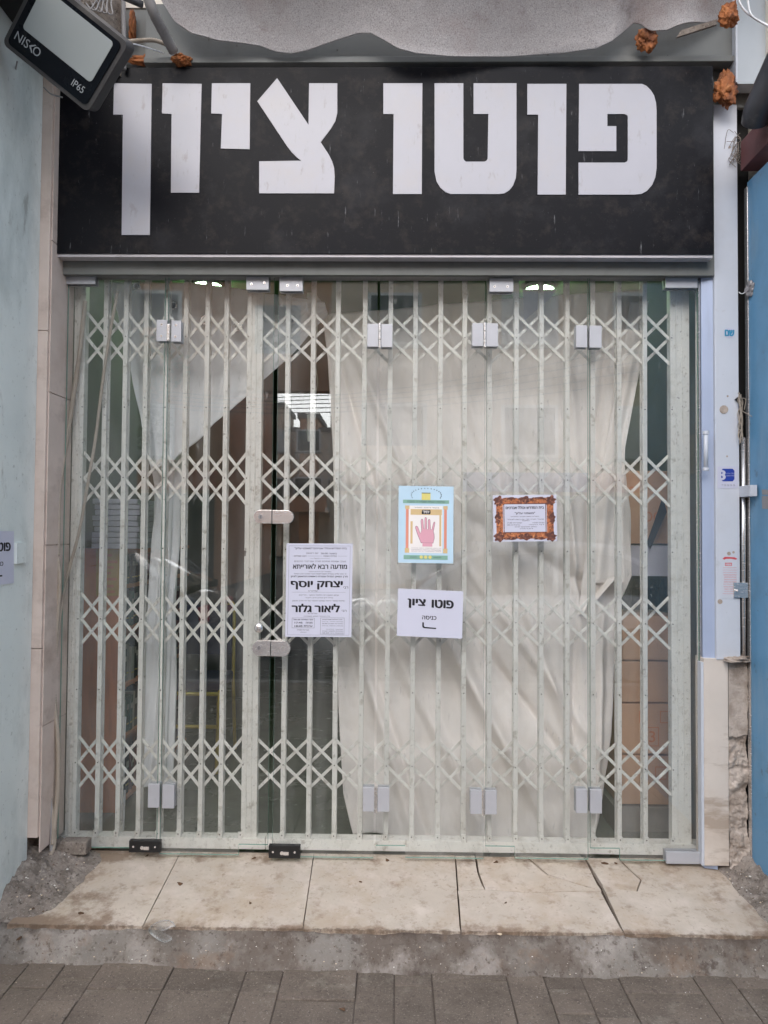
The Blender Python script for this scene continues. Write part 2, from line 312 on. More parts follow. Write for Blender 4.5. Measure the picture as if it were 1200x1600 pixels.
# lettering ------------------------------------------------
def rtl(s):
    s = s[::-1]; s = re.sub(r'[0-9:]+', lambda m: m.group(0)[::-1], s); return s
FONTCACHE = {}
def glyphs(txt, bold):
    k = (txt, bold)
    if k in FONTCACHE: return FONTCACHE[k]
    cu = bpy.data.curves.new('t', 'FONT'); cu.body = txt; cu.size = 1; cu.resolution_u = 3; cu.fill_mode = 'NONE'
    o = bpy.data.objects.new('t', cu); COL.objects.link(o); dg = bpy.context.evaluated_depsgraph_get(); dg.update()
    me = o.evaluated_get(dg).to_mesh(); pts = [v.co.copy() for v in me.vertices]; nx = {}
    for e in me.edges:
        p, q = e.vertices; nx.setdefault(p, []).append(q); nx.setdefault(q, []).append(p)
    o.evaluated_get(dg).to_mesh_clear(); bpy.data.objects.remove(o); bpy.data.curves.remove(cu)
    seen, loops = set(), []
    for st_ in sorted(nx):
        if st_ in seen: continue
        l = [st_]; seen.add(st_); cur = st_
        while True:
            n = [q for q in nx[cur] if q not in seen]
            if not n: break
            cur = (cur+1) if (cur+1) in n else n[0]; seen.add(cur); l.append(cur)
        if len(l) > 2: loops.append([pts[i] for i in l])
    def sa(l): return sum(l[i].x*l[(i+1) % len(l)].y-l[(i+1) % len(l)].x*l[i].y for i in range(len(l)))/2
    def inside(p, l):
        c = False
        for i in range(len(l)):
            a, b = l[i], l[i-1]
            if (a.y > p.y) != (b.y > p.y) and p.x < (b.x-a.x)*(p.y-a.y)/(b.y-a.y)+a.x: c = not c
        return c
    loops.sort(key=lambda l: -abs(sa(l))); vs, fs = [], []
    if loops:
        hole_of = {}
        for j, l in enumerate(loops):
            for k in range(j-1, -1, -1):
                if sa(loops[k])*sa(l) < 0 and all(inside(p, loops[k]) for p in l[:3]): hole_of[j] = k; break
        for j, l in enumerate(loops):                 # overlapping strokes are filled one by one, counters stay open
            if j in hole_of: continue
            grp = [l]+[loops[h] for h in hole_of if hole_of[h] == j]
            flat = [Vector((p.x, p.y, .004*(j % 5))) for g_ in grp for p in g_]; n = len(vs)
            vs += flat; fs += [tuple(n+i for i in t_) for t_ in tessellate_polygon(grp)]
    if bold:
        V, F = list(vs), list(fs)
        for i, (dx, dy) in enumerate(((bold, 0), (-bold, 0), (0, bold*.5), (bold*.6, -bold*.4), (-bold*.6, bold*.4))):
            n = len(V); V += [v+Vector((dx, dy, .02*(i+1))) for v in vs]; F += [tuple(n+q for q in f) for f in fs]
        vs, fs = V, F
    FONTCACHE[k] = (vs, fs); return vs, fs
class Sheet:
    """a flat sheet given by its bottom-left corner, bottom edge and left edge"""
    def __init__(s, bl, br, tl): s.o = Vector(bl); s.u = Vector(br)-s.o; s.v = Vector(tl)-s.o; s.n = s.u.cross(s.v).normalized()
    def at(s, u, v, h=0.0): return s.o+s.u*u+s.v*v+s.n*h
    def text(s, mb, txt, u0, u1, v0, v1, h=.0006, bold=.0, heb=True, mt=None):
        vs, fs = glyphs(rtl(txt) if heb else txt, bold)
        if not vs: return
        x0 = min(v.x for v in vs); x1 = max(v.x for v in vs); y0 = min(v.y for v in vs); y1 = max(v.y for v in vs)
        mb.add([s.at(u0+(v.x-x0)/(x1-x0)*(u1-u0), v0+(v.y-y0)/(y1-y0)*(v1-v0), h+v.z*.002) for v in vs], fs, mt)
    def poly(s, mb, pts, h=.0004, mt=None):
        q = [s.at(u, v, h) for u, v in pts]; tri = tessellate_polygon([q])
        mb.add(q, [t if (q[t[1]]-q[t[0]]).cross(q[t[2]]-q[t[0]]).dot(s.n) > 0 else t[::-1] for t in tri], mt)
    def rect(s, mb, u0, u1, v0, v1, h=.0004, mt=None): s.poly(mb, [(u0,v0), (u1,v0), (u1,v1), (u0,v1)], h, mt)
    def frame(s, mb, u0, u1, v0, v1, t, h=.0004, mt=None):
        tv = t*s.u.length/s.v.length
        s.rect(mb, u0, u1, v0, v0+tv, h, mt); s.rect(mb, u0, u1, v1-tv, v1, h, mt); s.rect(mb, u0, u0+t, v0+tv, v1-tv, h, mt); s.rect(mb, u1-t, u1, v0+tv, v1-tv, h, mt)
    def body(s, mb, mt=None, curl=.0, th=.0005):      # the sheet itself, slightly wavy
        def fn(u, v): return s.at(u, v, curl*(math.sin(u*5+v*3)*.4+(abs(u-.5)*2)**6+.6*(1-v)**6))
        vs, fs = grid(fn, 14, 14); mb.add(vs, fs, mt)
def world_box(name, x0, x1, y0, y1, z0, z1, mt, parent=None, bevel=0):
    return MB().box(x0, x1, y0, y1, z0, z1).build(name, mt, parent, bevel)

# ================================================================== SETTING
GZ = 0.0
g = struct(MB().box(-300, 300, -300, -4.42, -.25, -.12).build('road', 'asphalt'))
SIDE_Y0 = -4.3
pv = struct(MB().box(-30, 30, SIDE_Y0, -.3, -.12, -.006).build('pavement', 'grout'))
world_box('pavement_outer', -30, -2.05, SIDE_Y0, -.6, -.0099, .0, 'paver', pv); world_box('pavement_outer', 2.05, 30, SIDE_Y0, -.6, -.0099, .0, 'paver', pv)
world_box('pavement_outer', -2.05, 2.05, SIDE_Y0, -1.62, -.0099, .0, 'paver', pv)
kb = struct(MB().box(-30, 30, -4.42, SIDE_Y0, -.2, .004).build('kerb', 'kerb', bevel=.01))
fp = struct(MB().box(-60, 60, -16.5, -13.6, -.12, 0).build('far_pavement', 'paver'))

# pavers, piece by piece: columns run towards the shop, widths of one or two units
U = .1245
paver_cache = {}
def paver(x0, x1, y0, y1):
    wx, wy = round(x1-x0, 4), round(y1-y0, 4); key = (wx, wy)
    if key not in paver_cache:
        o = MB().box(-wx/2, wx/2, -wy/2, wy/2, -.04, 0).build('paver', 'paver', bevel=.0035); paver_cache[key] = o.data
    else:
        o = bpy.data.objects.new('paver', paver_cache[key]); COL.objects.link(o)
    o.location = ((x0+x1)/2, (y0+y1)/2, random.uniform(-.0035, .002))
    o.rotation_euler = (R(random.uniform(-.5, .5)), R(random.uniform(-.5, .5)), R(random.uniform(-.4, .4)))
    attach(o, pv)
xs0 = PZ(443, 1517, 0).x
widths_r = [2, 1, 1, 2, 1, 1, 1, 2, 1, 2, 1, 2]; widths_l = [1, 2, 2, 1, 1, 2, 1, 2]
cols = []; x = xs0
for k in widths_r: cols.append((x, x+k*U, k)); x += k*U
x = xs0
for k in widths_l: cols.append((x-k*U, x, k)); x -= k*U
cut = {0: .20, 1: .30, 2: .115, 3: .08, 4: .2, 5: .12, 6: .26, 7: .14}
for ci, (x0, x1, k) in enumerate(cols):
    y = -.425; first = True
    while y > -1.6:
        ln = cut.get(ci, random.choice((.1, .16, .22))) if first else (2*U if (k == 2 or random.random() < .6) else U)
        g_ = .0035
        if x0+g_ > -2.05 and x1 < 2.05: paver(round(x0+g_/2, 4), round(x1-g_/2, 4), round(max(y-ln, -1.62)+g_, 4), y)
        y -= ln; first = False

# concrete apron between doorstep and pavers
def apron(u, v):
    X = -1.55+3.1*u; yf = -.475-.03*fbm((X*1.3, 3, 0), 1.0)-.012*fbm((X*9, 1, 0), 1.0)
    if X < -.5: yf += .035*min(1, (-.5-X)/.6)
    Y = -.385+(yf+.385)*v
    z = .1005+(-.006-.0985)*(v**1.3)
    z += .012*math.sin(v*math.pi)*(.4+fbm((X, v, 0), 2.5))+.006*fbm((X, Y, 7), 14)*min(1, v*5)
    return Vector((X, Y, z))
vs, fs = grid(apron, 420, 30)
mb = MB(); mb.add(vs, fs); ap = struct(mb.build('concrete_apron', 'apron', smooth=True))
mb = MB().box(-1.6, 1.6, -.40, .02, -.03, .07); struct(mb.build('doorstep_base', 'crack'))

# doorstep slabs
step = struct(MB().prism([(-1.5, -.395, .084), (1.5, -.395, .084), (1.5, .06, .148), (-1.5, .06, .148)], (0, 0, -.05)).build('doorstep', 'crack'))
def slab(pix, label=None, sink=0, gap=.0015):
    pts = []
    for px, py in pix:
        q = PT(px, py)
        if py < 1358 and q.y > -.1: q = Vector((q.x, .055, .159+.14*.055))
        if py > 1425: q = Vector((q.x, -.402+.004*fbm((q.x*20, 0, 0), 1), .159-.14*.402))
        pts.append(q)
    # denser, slightly ragged edge
    c = sum(pts, Vector())/len(pts); out = []
    for i, a in enumerate(pts):
        b = pts[(i+1) % len(pts)]; n = max(1, int((b-a).length/.035))
        for k in range(n):
            p = a.lerp(b, k/n); e = (b-a).normalized(); nn = Vector((-e.y, e.x, 0)); 
            if nn.dot(c-p) < 0: nn = -nn
            jit = gap+abs(.0012*fbm(p, 60))
            out.append(p+nn*jit)
    out = [p+Vector((0, 0, -sink)) for p in out]
    mb = MB().prism(out, (0, 0, -.022)); o = mb.build('stone_slab', 'slab', step, bevel=.0012, seg=1)
    if label: o['label'] = label
    return o
slab([(118, 1337), (278, 1340), (228, 1437), (20, 1432)])
slab([(278, 1340), (489, 1342), (475, 1441), (228, 1437)])
slab([(489, 1342), (712, 1345), (718, 1445), (475, 1441)])
slab([(712, 1345), (745, 1347), (747, 1362), (757, 1389.5), (715, 1391)], 'small corner piece of the cracked slab', 0, .0036)
slab([(745, 1347), (802, 1350), (828, 1357), (855, 1366), (900, 1380), (939, 1391.5), (880, 1393), (830, 1394.5), (790, 1392), (757, 1389.5), (747, 1362)], None, .0015, .0036)
slab([(802, 1350), (918, 1350), (939, 1391.5), (900, 1380), (855, 1366), (828, 1357)], None, 0, .0032)
slab([(715, 1391), (757, 1389.5), (790, 1392), (830, 1394.5), (880, 1393), (939, 1391.5), (970, 1447), (718, 1446)], 'front half of the cracked slab', 0, .0036)
slab([(918, 1350), (970, 1350), (1002, 1375), (995, 1393), (972, 1391), (941, 1384)], None, .001, .0036)
slab([(970, 1350), (1150, 1357), (1185, 1395), (1225, 1440), (1225, 1450), (970, 1447), (941, 1384), (972, 1391), (995, 1393), (1002, 1375)])

# side panels of the recess
XL = -1.404
lw = thing('side_wall', (XL-.3, -.4, 0), 'pale teal glossy side panel at the left edge of the shopfront', 'wall')
world_box('wall', XL-1.6, XL, -1.0, -.152, 0.0, 3.7, 'sidewall', lw)
world_box('skirting', XL-1.6, XL+.004, -1.004, -.150, -.02, .06, 'mortar', lw)
lp = thing('stone_pillar', (P(60, 1300, -.15).x, -.1, .1), 'narrow pinkish marble pillar left of the glass front', 'pillar')
xa = P(50, 833, -.15).x-.01; xb = P(68, 833, -.15).x
zb = P(60, 1310, -.15).z
n = 0
zz = [zb, 1.02, 2.26, 3.62]
for a, b in zip(zz, zz[1:]):
    world_box('marble_facing', xa, xb, -.15, .06, a+.0012, b-.0012, 'marble', lp, bevel=.002)
xin = P(99, 833, .03).x
jz = [zb-.06, .72, 1.42, 2.02, 2.62, 3.6]
for i, (a, b) in enumerate(zip(jz, jz[1:])):
    MB().prism([(xb+.0005, -.138, a+.0015), (xb+.006, -.138, a+.0015), (xin+.012, .06, a+.0015), (xb+.0005, .06, a+.0015)], (0, 0, b-a-.003)).build('jamb_stone', 'marble', lp, bevel=.0015)
world_box('core', xa-.10, xa-.001, -.145, .06, 0, 3.6, 'mortar', lp)

# right: pale blue frame, white column, marble pier, plaster, blue door leaf
xr = P(1095, 833, 0).x
fr = thing('door_frame', (xr, 0, P(1095, 1345).z), 'pale blue aluminium frame at the right of the glass front', 'frame')
zt = P(1100, 428, 0).z
MB().prism([(xr, .012, .16), (xr+.004, .012, .16), (P(1098, 833, -.02).x, -.014, .16), (P(1119.5, 833, -.03).x, -.026, .16), (P(1119.5, 833, -.03).x, .04, .16), (xr, .04, .16)], (0, 0, P(1130, 160, -.03).z-.16)).build('frame_profile', 'bluealu', fr, bevel=.001)
MB().box(xr-.006, xr-.001, -.004, .03, .16, zt).build('steel_channel', 'steel', fr)
mb = MB(); tube(mb, [P(1103, 676, -.06), P(1103, 733, -.06)], .0085, 10); mb.build('white_handle', 'column', fr, smooth=True)
mb = MB()
for yy in (676, 733): mb.cyl(P(1103, yy-2.5, -.06), P(1103, yy+2.5, -.06), .012, 12)
mb.build('handle_cap', 'column', fr, smooth=False)
xc0, xc1 = P(1118, 833, -.04).x, P(1156, 833, -.04).x
colm = thing('white_column', ((xc0+xc1)/2, -.03, P(1130, 1030, -.04).z), 'white painted metal column with stickers right of the blue frame', 'column')
world_box('column_face', xc0+.001, xc1, -.04, .05, P(1130, 1031, -.04).z, P(1130, 163, -.04).z, 'column', colm, bevel=.003)
mb = MB(); 
for px, py, r in ((1137, 619, 1.6), (1136, 713, 1.6), (1131, 640, 7), (1125, 940, 4), (1139, 865, 3), (1146, 863, 2), (1140, 230, 2)):
    c = P(px, py, -.0402); mb.cyl(c+Vector((0, .001, 0)), c-Vector((0, .0005+.0002*r, 0)), r/FPX*2.85, 10)
mb.build('screw_and_scar', 'plaster', colm)
pier = thing('stone_pier', (P(1135, 1340, -.035).x, -.03, P(1135, 1350, -.0350).z), 'cream marble and crumbling plaster pier under the white column', 'pier')
zp = P(1130, 1029, -.035).z; z0 = P(1120, 1353, -.0350).z
MB().box(P(1100, 1100, -.035).x, P(1138, 1100, -.035).x, -.035, .05, z0, zp).build('marble_facing', 'marblepier', pier, bevel=.002)
world_box('corner_bead', P(1095, 1100, -.03).x, P(1100, 1100, -.035).x-.0005, -.033, -.0, z0, P(1100, 1035, -.035).z, 'column', pier)
X0, X1 = P(1138, 1100, -.035).x+.0005, P(1168.5, 1100, -.035).x
def pl(u, v):
    z = z0-.06+(zp-z0+.06)*v; X = X0+(X1-X0)*u
    zr = P(1150, 1148, -.035).z
    k = 1 if z < zr+.02*fbm((X*12, z, 0), 1) else 0
    f = fbm((X, z, 3), 16, 5); f2 = abs(fbm((X, z, 9), 9, 5))+.25*abs(fbm((X, z, 4), 34, 3))
    y = -.037-(.0 if not k else -.012+.020*f2+.010*f)
    if k and z < z0+.10: y -= .010*(z0+.10-z)/.10
    if u in (0, 1): y = .05 if u == 1 else y
    return Vector((X+(.006*f if (u == 1 or u > .85) else 0), y, z))
vs, fs = grid(pl, 44, 300); mb = MB(); mb.add(vs, fs); mb.build('crumbling_plaster', 'plaster', pier, smooth=True)
vs, fs = blob(P(1150, 1030, -.035), .05, .04, .012, 4, .5); mb = MB(); mb.add(vs, fs); mb.build('mortar_lump', 'plaster', pier, smooth=True)
# dark gap
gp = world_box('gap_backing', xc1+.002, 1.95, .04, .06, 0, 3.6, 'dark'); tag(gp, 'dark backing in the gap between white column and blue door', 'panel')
XR = P(1169, 833, -.035).x
bd = thing('blue_door', (XR, -.5, .1), 'blue painted metal door leaf folded back at the right edge', 'door')
ztb = PX(1200, 252, XR).z
world_box('door_leaf', XR+.0, XR+.045, -1.15, -.045, .13, ztb, 'bluepaint', bd, bevel=.003)
world_box('edge_strip', XR-.005, XR-.0003, -.056, -.03, .10, ztb-.02, 'steel', bd, bevel=.002)
mb = MB(); tube(mb, [P(1161, 684, -.035), P(1162, 1028, -.035)], .009, 10); mb.build('door_bolt', 'steel', bd, smooth=True)
mb = MB(); a = P(1146, 910, -.045); b = P(1169, 934, -.045); mb.box(a.x, b.x, -.048, -.044, b.z, a.z); mb.cyl(P(1152, 923, -.0485), P(1152, 923, -.064), .004, 10)
mb.build('bracket', 'steel', bd, bevel=.001)
for yy in (757, 740):
    pass
a = P(1154, 760, -.035); b = P(1165, 777, -.035); world_box('hinge_block', a.x, b.x, -.04, -.13, b.z, a.z, 'column', bd, bevel=.001)
mb = MB()
q = PX(1193, 772, XR)
for k, (py0, py1) in enumerate(((765, 773), (775, 795))):
    a = PX(1189, py0, XR-.0008); mb.prism([PX(1190, py0, XR-.001), PX(1204, py0, XR-.001), PX(1204, py1, XR-.001), PX(1191, py1, XR-.001)], (.0008, 0, 0))
mb.build('worn_patch', 'alu', bd)
nb = thing('neighbour_wall', (2.6, -.2, 0), 'rendered wall of the neighbouring shop beyond the blue door', 'wall')
world_box('wall', 1.45, 5.5, -.13, .1, 0, 7, 'facade2', nb)
nb2 = thing('neighbour_wall', (-4.5, -.2, 0), 'rendered wall of the neighbouring shop left of the teal panel', 'wall')
world_box('wall', -7.0, XL-1.601, -.5, .1, 0, 7, 'facade2', nb2)
ub = thing('upper_wall', (0, .05, 3.6), 'rendered building wall above the shopfront and awning', 'wall')
world_box('wall', XL-1.6, 1.449, -.05, .12, 3.62, 9, 'facade2', ub)

# red beam, pipe, white upper panel at top right
mb = MB(); mb.prism([P(1157, 222, -.05), P(1157, 268, -.05), P(1157, 268, -.05)+Vector((.09, 0, 0)), P(1157, 222, -.05)+Vector((.09, 0, 0))], (0, -.9, 0))
tag(mb.build('steel_beam', 'redbeam', bevel=.003), 'dark red steel beam running forward above the blue door', 'beam')
mb = MB(); tube(mb, [P(1180, 190, -.27), P(1186, 165, -.32), P(1215, 100, -.42), P(1262, 0, -.6)], .048, 24); 
pp = mb.build('drain_pipe', 'pipe', smooth=True); tag(pp, 'dark grey plastic pipe slanting up at the top right corner', 'pipe')
mb = MB()
for t in ((1180, 168, -.21), (1188, 142, -.28)):
    pass
up = thing('wall_cabinet', P(1170, 130, -.11), 'pale grey metal cabinet panel at the top right corner', 'cabinet')
a = P(1152, 131, -.11); world_box('cabinet_body', a.x, a.x+.35, -.11, -.046, a.z, a.z+.75, 'cabinet', up, bevel=.002)
world_box('cabinet_edge', a.x-.008, a.x-.0005, -.116, -.046, a.z+.003, a.z+.75, 'column', up, bevel=.001)
mb = MB(); tube(mb, [P(1145, -20, -.3), P(1160, 12, -.3), P(1178, 28, -.3), P(1200, 40, -.3), P(1240, 60, -.3)], .004, 8)
tube(mb, [P(1160, -20, -.31), P(1168, 0, -.31), P(1173, 22, -.31), P(1188, 34, -.31), P(1210, 46, -.31)], .0035, 8)
tag(mb.build('white_cable', 'cablewhite', smooth=True), 'pair of twisted white cables over the pale grey cabinet', 'cable')

# fascia behind the sign
fa = thing('fascia', (0, -.04, 2.5), 'dull grey metal fascia behind and above the black sign', 'fascia')
zf = P(600, 420, -.03).z
world_box('fascia_return', xc0, P(1195, 100, -.03).x, -.030, -.012, P(1130, 168, -.03).z, 3.62, 'fascia', fa)
world_box('fascia_panel', P(75, 100, -.05).x, xc0-.001, -.045, -.02, zf-.03, 3.62, 'fascia', fa)
world_box('fascia_rail', P(225, 60, -.1).x, P(1147, 60, -.1).x, -.10, -.046, P(600, 97, -.1).z, P(600, 88, -.1).z, 'fascia', fa, bevel=.002)
world_box('fascia_board', P(225, 60, -.1).x, P(1148, 60, -.1).x, -.085, -.046, P(600, 86, -.1).z+.002, 3.61, 'fascia', fa, bevel=.002)
mb = MB()
for px, py in ((441, 85), (527, 84), (484, 100), (733, 92), (856, 91), (949, 94), (1043, 93), (326, 68), (370, 77)):
    c = P(px, py-6, -.0862); mb.cyl(c+Vector((0, .002, 0)), c, .0035, 8)
mb.build('screw', 'rivet', fa)

nc = thing('neighbour_canopy', (-2.0, -.6, 3.32), 'dark concrete canopy over the neighbouring side panel at the top left', 'canopy')
world_box('canopy_slab', -3.0, -1.23, -1.1, -.155, 3.32, 3.42, 'dark', nc)
world_box('canopy_beam', -3.0, XL-.0005, -1.1, -1.005, 3.10, 3.3195, 'dark', nc)

# ================================================================== SIGN
sg = thing('shop_sign', P(600, 395, -.10), 'long black shop sign with big white Hebrew letters over the glass front', 'sign')
SY = -.10
def spx(px, py, Y=SY): return P(px, py, Y)
tl, tr, br, bl = spx(88, 104.5), spx(1116, 104.5), spx(1113.5, 398), spx(90, 395)
xl_, xr_ = (tl.x+bl.x)/2, (tr.x+br.x)/2; z0_, z1_ = (bl.z+br.z)/2, (tl.z+tr.z)/2
world_box('sign_face', xl_, xr_, SY, SY+.006, z0_, z1_, 'sign', sg, bevel=.001)
world_box('sign_casing', xl_+.004, xr_-.003, SY+.0062, -.047, z0_-.012, z1_-.004, 'whitemetal', sg, bevel=.0015)
LET = [
 [(178,130),(237,131),(234,367),(190,367),(192,179),(177,179)],
 [(254,130),(315,131),(311,301),(267,301),(268,178),(253,177)],
 [(331,130),(391,130),(390,233),(345,232),(347,178),(330,177)],
 [(433,122),(402,158),(449,229),(456,238),(464,246),(471,251),(405,252),(405,302),(522,302),(523,275),(522,262),(519,252),(514,242),(501,222),(517,201),(524,189),(527,176),(527,130),(483,130),(482,195)],
 [(599,130),(660,130),(659,303),(614,303),(615,178),(599,178)],
 [(679,130),(724,130),(724,247),(725,250),(728,252.5),(757,252.5),(760,251),(762,248),(763,178),(740,178),(740,130),(807,130),(807,265),(806,278),(802,289),(796,297),(788,302),(780,303),(704,303),(696,300),(688,293),(682,283),(679,268)],
 [(824,131),(885,131),(884,304),(840,304),(841,179),(824,179)],
 [(905,131),(1003,131),(1010,134),(1017,141),(1022,149),(1025,160),(1026,174),(1026,262),(1024,277),(1019,289),(1011,298),(1002,303),(992,304),(904,304),(904,254),(976,254),(980,252),(981,249),(981,183),(980,180),(976,178),(949,178),(949,197),(963,197),(963,236),(904,236)]]
for L_ in LET:
    MB().prism([P(x, y, SY-.003) for x, y in L_], (0, .0028, 0)).build('letter', 'letter', sg)

# head profile of the glass front
hp = thing('head_profile', P(600, 430, -.02), 'grey aluminium head profile between sign and glass panels', 'profile')
a, b = P(100, 412, -.02), P(1112, 418, -.02)
world_box('profile', a.x, b.x, -.020, .04, P(600, 431, -.02).z, P(600, 417.5, -.02).z, 'alu', hp, bevel=.001)
world_box('drip_edge', a.x, b.x, -.0235, -.012, P(600, 416, -.02).z, P(600, 413.5, -.02).z, 'alu', hp)
world_box('soffit', -1.45, 1.28, .04, .45, 2.78, 2.98, 'dark', hp)

# ================================================================== GLASS PANELS
GT, GYB = .010, 0.0
panels = []
ztop = P(600, 431, 0).z+.004
spec_ = [ # px left, px right, notch side, label, yaw
 (99, 252, 'R', 'narrow glass panel at the far left, beside the jamb', .25),
 (257, 424, 'R', 'glass panel carrying both lock bodies, left of the door gap', -.12),
 (431, 587, 'L', 'glass panel with the tall Hebrew text notice, right of the door gap', 0.0),
 (591, 757, 'L', 'glass panel with the hand poster on it', .10),
 (760, 919, 'L', 'glass panel with the gilt framed notice on it', -.22),
 (922, 1092, 'L', 'glass panel at the far right in front of the cardboard boxes', .35)]
zbot = [1333, 1336, 1340, 1341, 1342, 1345]
for i, (p0, p1, ns, lab, yaw) in enumerate(spec_):
    x0, x1 = P(p0, 833).x, P(p1, 833).x; zb_ = P(600, zbot[i]-3.0+0*i, 0).z+.003
    # roll-free world height of the bottom edge
    zb_ = P((p0+p1)/2, zbot[i], 0).z
    ph = thing('glass_panel', ((x0+x1)/2, 0, zb_), lab, 'glass panel', 'frameless glass panels of the shopfront')
    zn = zb_+.052; wn = .118
    if i == 0: pts = [(x0, zb_+.02), (x1, zb_+.02), (x1, ztop), (x0, ztop)]
    elif ns == 'R': pts = [(x0, zb_), (x1-wn, zb_), (x1-wn, zn-.01), (x1, zn-.01), (x1, ztop), (x0, ztop)]
    elif i == 2: pts = [(x0, zb_), (x1, zb_), (x1, ztop), (x0, ztop)]
    else: pts = [(x0, zn-.006), (x0+wn, zn-.006), (x0+wn, zb_), (x1, zb_), (x1, ztop), (x0, ztop)]
    cx = (x0+x1)/2; ty = math.tan(R(yaw))
    q = [Vector((x, (x-cx)*ty, z)) for x, z in pts]
    mb = MB(); n = len(q); d = Vector((0, GT, 0)); tri = tessellate_polygon([q])
    mb.add(q, [t for t in tri], 'glass'); mb.add([p+d for p in q], [t[::-1] for t in tri], 'glass')
    for k in range(n):
        a, b = q[k], q[(k+1) % n]; mb.add([a, b, b+d, a+d], [(0, 1, 2, 3)], 'glassedge')
    o = mb.build('glass_pane', 'glass', ph)
    panels.append((ph, cx, ty, x0, x1))
def plate(i, px0, px1, py0, py1, mt='hingewhite', screws=(), name='hinge_plate', th=.012, rnd=0):
    ph = panels[i][0]; a, b = P(px0, py0, -.012), P(px1, py1, -.012)
    if rnd:
        mb = MB(); r = (a.z-b.z)/2; c = []
        for k in range(13):
            an = math.pi/2-math.pi*k/12; c.append((math.cos(an)*r, math.sin(an)*r))
        if rnd > 0: pts = [(a.x, b.z), (a.x, a.z)]+[(b.x-r+cx_, (a.z+b.z)/2+cz) for cx_, cz in c]
        else: pts = [(b.x, b.z), (b.x, a.z)]+[(a.x+r-cx_, (a.z+b.z)/2+cz) for cx_, cz in c]
        mb.prism([Vector((x, -.026, z)) for x, z in pts], (0, .024, 0)); o = mb.build(name, mt, ph, bevel=.0015)
    else:
        o = MB().box(a.x, b.x, -.002-th, -.002, b.z, a.z).build(name, mt, ph, bevel=.0012)
        MB().box(a.x, b.x, .0125, .0125+th, b.z, a.z).build('rear_plate', mt, ph, bevel=.001)
    for sx, sy in screws:
        c = P(sx, sy, -.002-th); mb = MB(); mb.cyl(c+Vector((0, -.0012, 0)), c+Vector((0, .001, 0)), .0052, 14); mb.cyl(c+Vector((0, -.0014, 0)), c+Vector((0, -.0011, 0)), .0025, 6, 'rivet'); mb.build('screw', 'steel', ph)
    return o
def knuckle(i, px, py0, py1):
    mb = MB()
    n = 3
    for k in range(n):
        a, b = P(px, py0+(py1-py0)*k/n+.5, -.012), P(px, py0+(py1-py0)*(k+1)/n-.5, -.012); mb.cyl(a, b, .0068, 12)
    mb.build('hinge_pin', 'steel', panels[i][0], smooth=False)
plate(0, 100, 149, 427, 444, name='patch_fitting'); plate(5, 1040, 1090, 434, 450, name='patch_fitting'); plate(5, 1041, 1093, 1331, 1350, name='patch_fitting')
plate(1, 385, 420, 431, 453, 'hingewhite', [(393, 444), (413, 442)], 'patch_fitting'); plate(2, 437, 473, 433, 455, 'hingewhite', [(449, 446), (465, 446)], 'patch_fitting')
plate(4, 765, 802, 435, 456, 'hingewhite', [(773, 448), (793, 448)], 'patch_fitting')
plate(0, 245, 261, 500, 533, 'hingewhite', [(252.5, 507), (252, 525)]); plate(1, 268, 283, 501, 534, 'hingewhite', [(275, 508), (274, 526)]); 
mb = MB().box(P(262, 503).x, P(267, 503).x, -.016, -.004, P(262, 534).z, P(262, 508).z); mb.build('hinge_pin', 'steel', panels[0][0], bevel=.002)
for j, (pl0, pl1, pr0, pr1, t, b, kx, kn) in enumerate([
    (574, 591, 596, 613, 506, 542, 593.5, 1), (738, 755, 760, 778, 505, 541, 757.5, 1), (900, 917.5, 921, 940, 508.5, 543, 919.3, 0),
    (567, 584.5, 590, 608, 1230, 1268, 587, 1), (735, 752.5, 758, 776, 1234.5, 1272, 755, 1), (900, 917.5, 922, 940.5, 1233, 1270.5, 919.6, 0)]):
    i = (2, 3, 4)[j % 3]; plate(i, pl0, pl1, t, b); plate(i+1, pr0, pr1, t+.5, b+.5)
    if kn: knuckle(i, kx, t-1, b+2)
plate(0, 231.5, 249, 1225, 1262); plate(1, 254, 272, 1226, 1263)
for (t, b) in ((797, 818), (1000, 1024.5)):
    off = 0 if t < 900 else -2
    o = plate(1, 397+off, 425+off, t, b, 'steel', (), 'lock_body', rnd=-1)
    c = P(407+off, (t+b)/2, -.026); mb = MB(); mb.cyl(c, c-Vector((0, .004, 0)), .0155, 24); mb.cyl(c-Vector((0, .004, 0)), c-Vector((0, .0055, 0)), .009, 16, 'alu'); mb.box(c.x-.0012, c.x+.0012, c.y-.0062, c.y-.0052, c.z-.006, c.z+.006, 'black')
    mb.build('lock_cylinder', 'steel', panels[1][0])
    plate(2, 426.5+off, 459+off-(3 if t > 900 else 0), t+.5, b+.5, 'steel', (), 'strike_box', rnd=1)
c = P(404, 981, -.02); vs, fs = blob(c, .018, .012, .020, 2, .08, 3); mb = MB(); mb.add(vs, fs); mb.build('door_knob', 'steel', panels[1][0], smooth=True)
for i, (a0, a1, t, b) in ((0, (202, 251, 1313, 1332)), (2, (420, 469, 1320.5, 1341))):
    a, b_ = P(a0, t, -.02), P(a1, b, -.02); ph = panels[i][0]
    o = MB().box(a.x, b_.x, -.024, -.002, b_.z, a.z).build('bolt_housing', 'black', ph, bevel=.002)
    mb = MB(); zc = (a.z+b_.z)/2; wx = b_.x-a.x
    for f in (.14, .83): m3 = MB(); m3.cyl((a.x+wx*f, -.0255, zc), (a.x+wx*f, -.023, zc), .0042, 12); m3.build('screw', 'steel', ph)
    mb.cyl((a.x+wx*.42, -.0262, zc-.004), (a.x+wx*.42, -.023, zc-.004), .0075, 14); mb.build('bolt_cylinder', 'steel', ph); mb = MB(); mb.box(a.x+wx*.47, a.x+wx*.64, -.026, -.023, zc-.012, zc+.001); mb.build('bolt_latch', 'steel', ph)

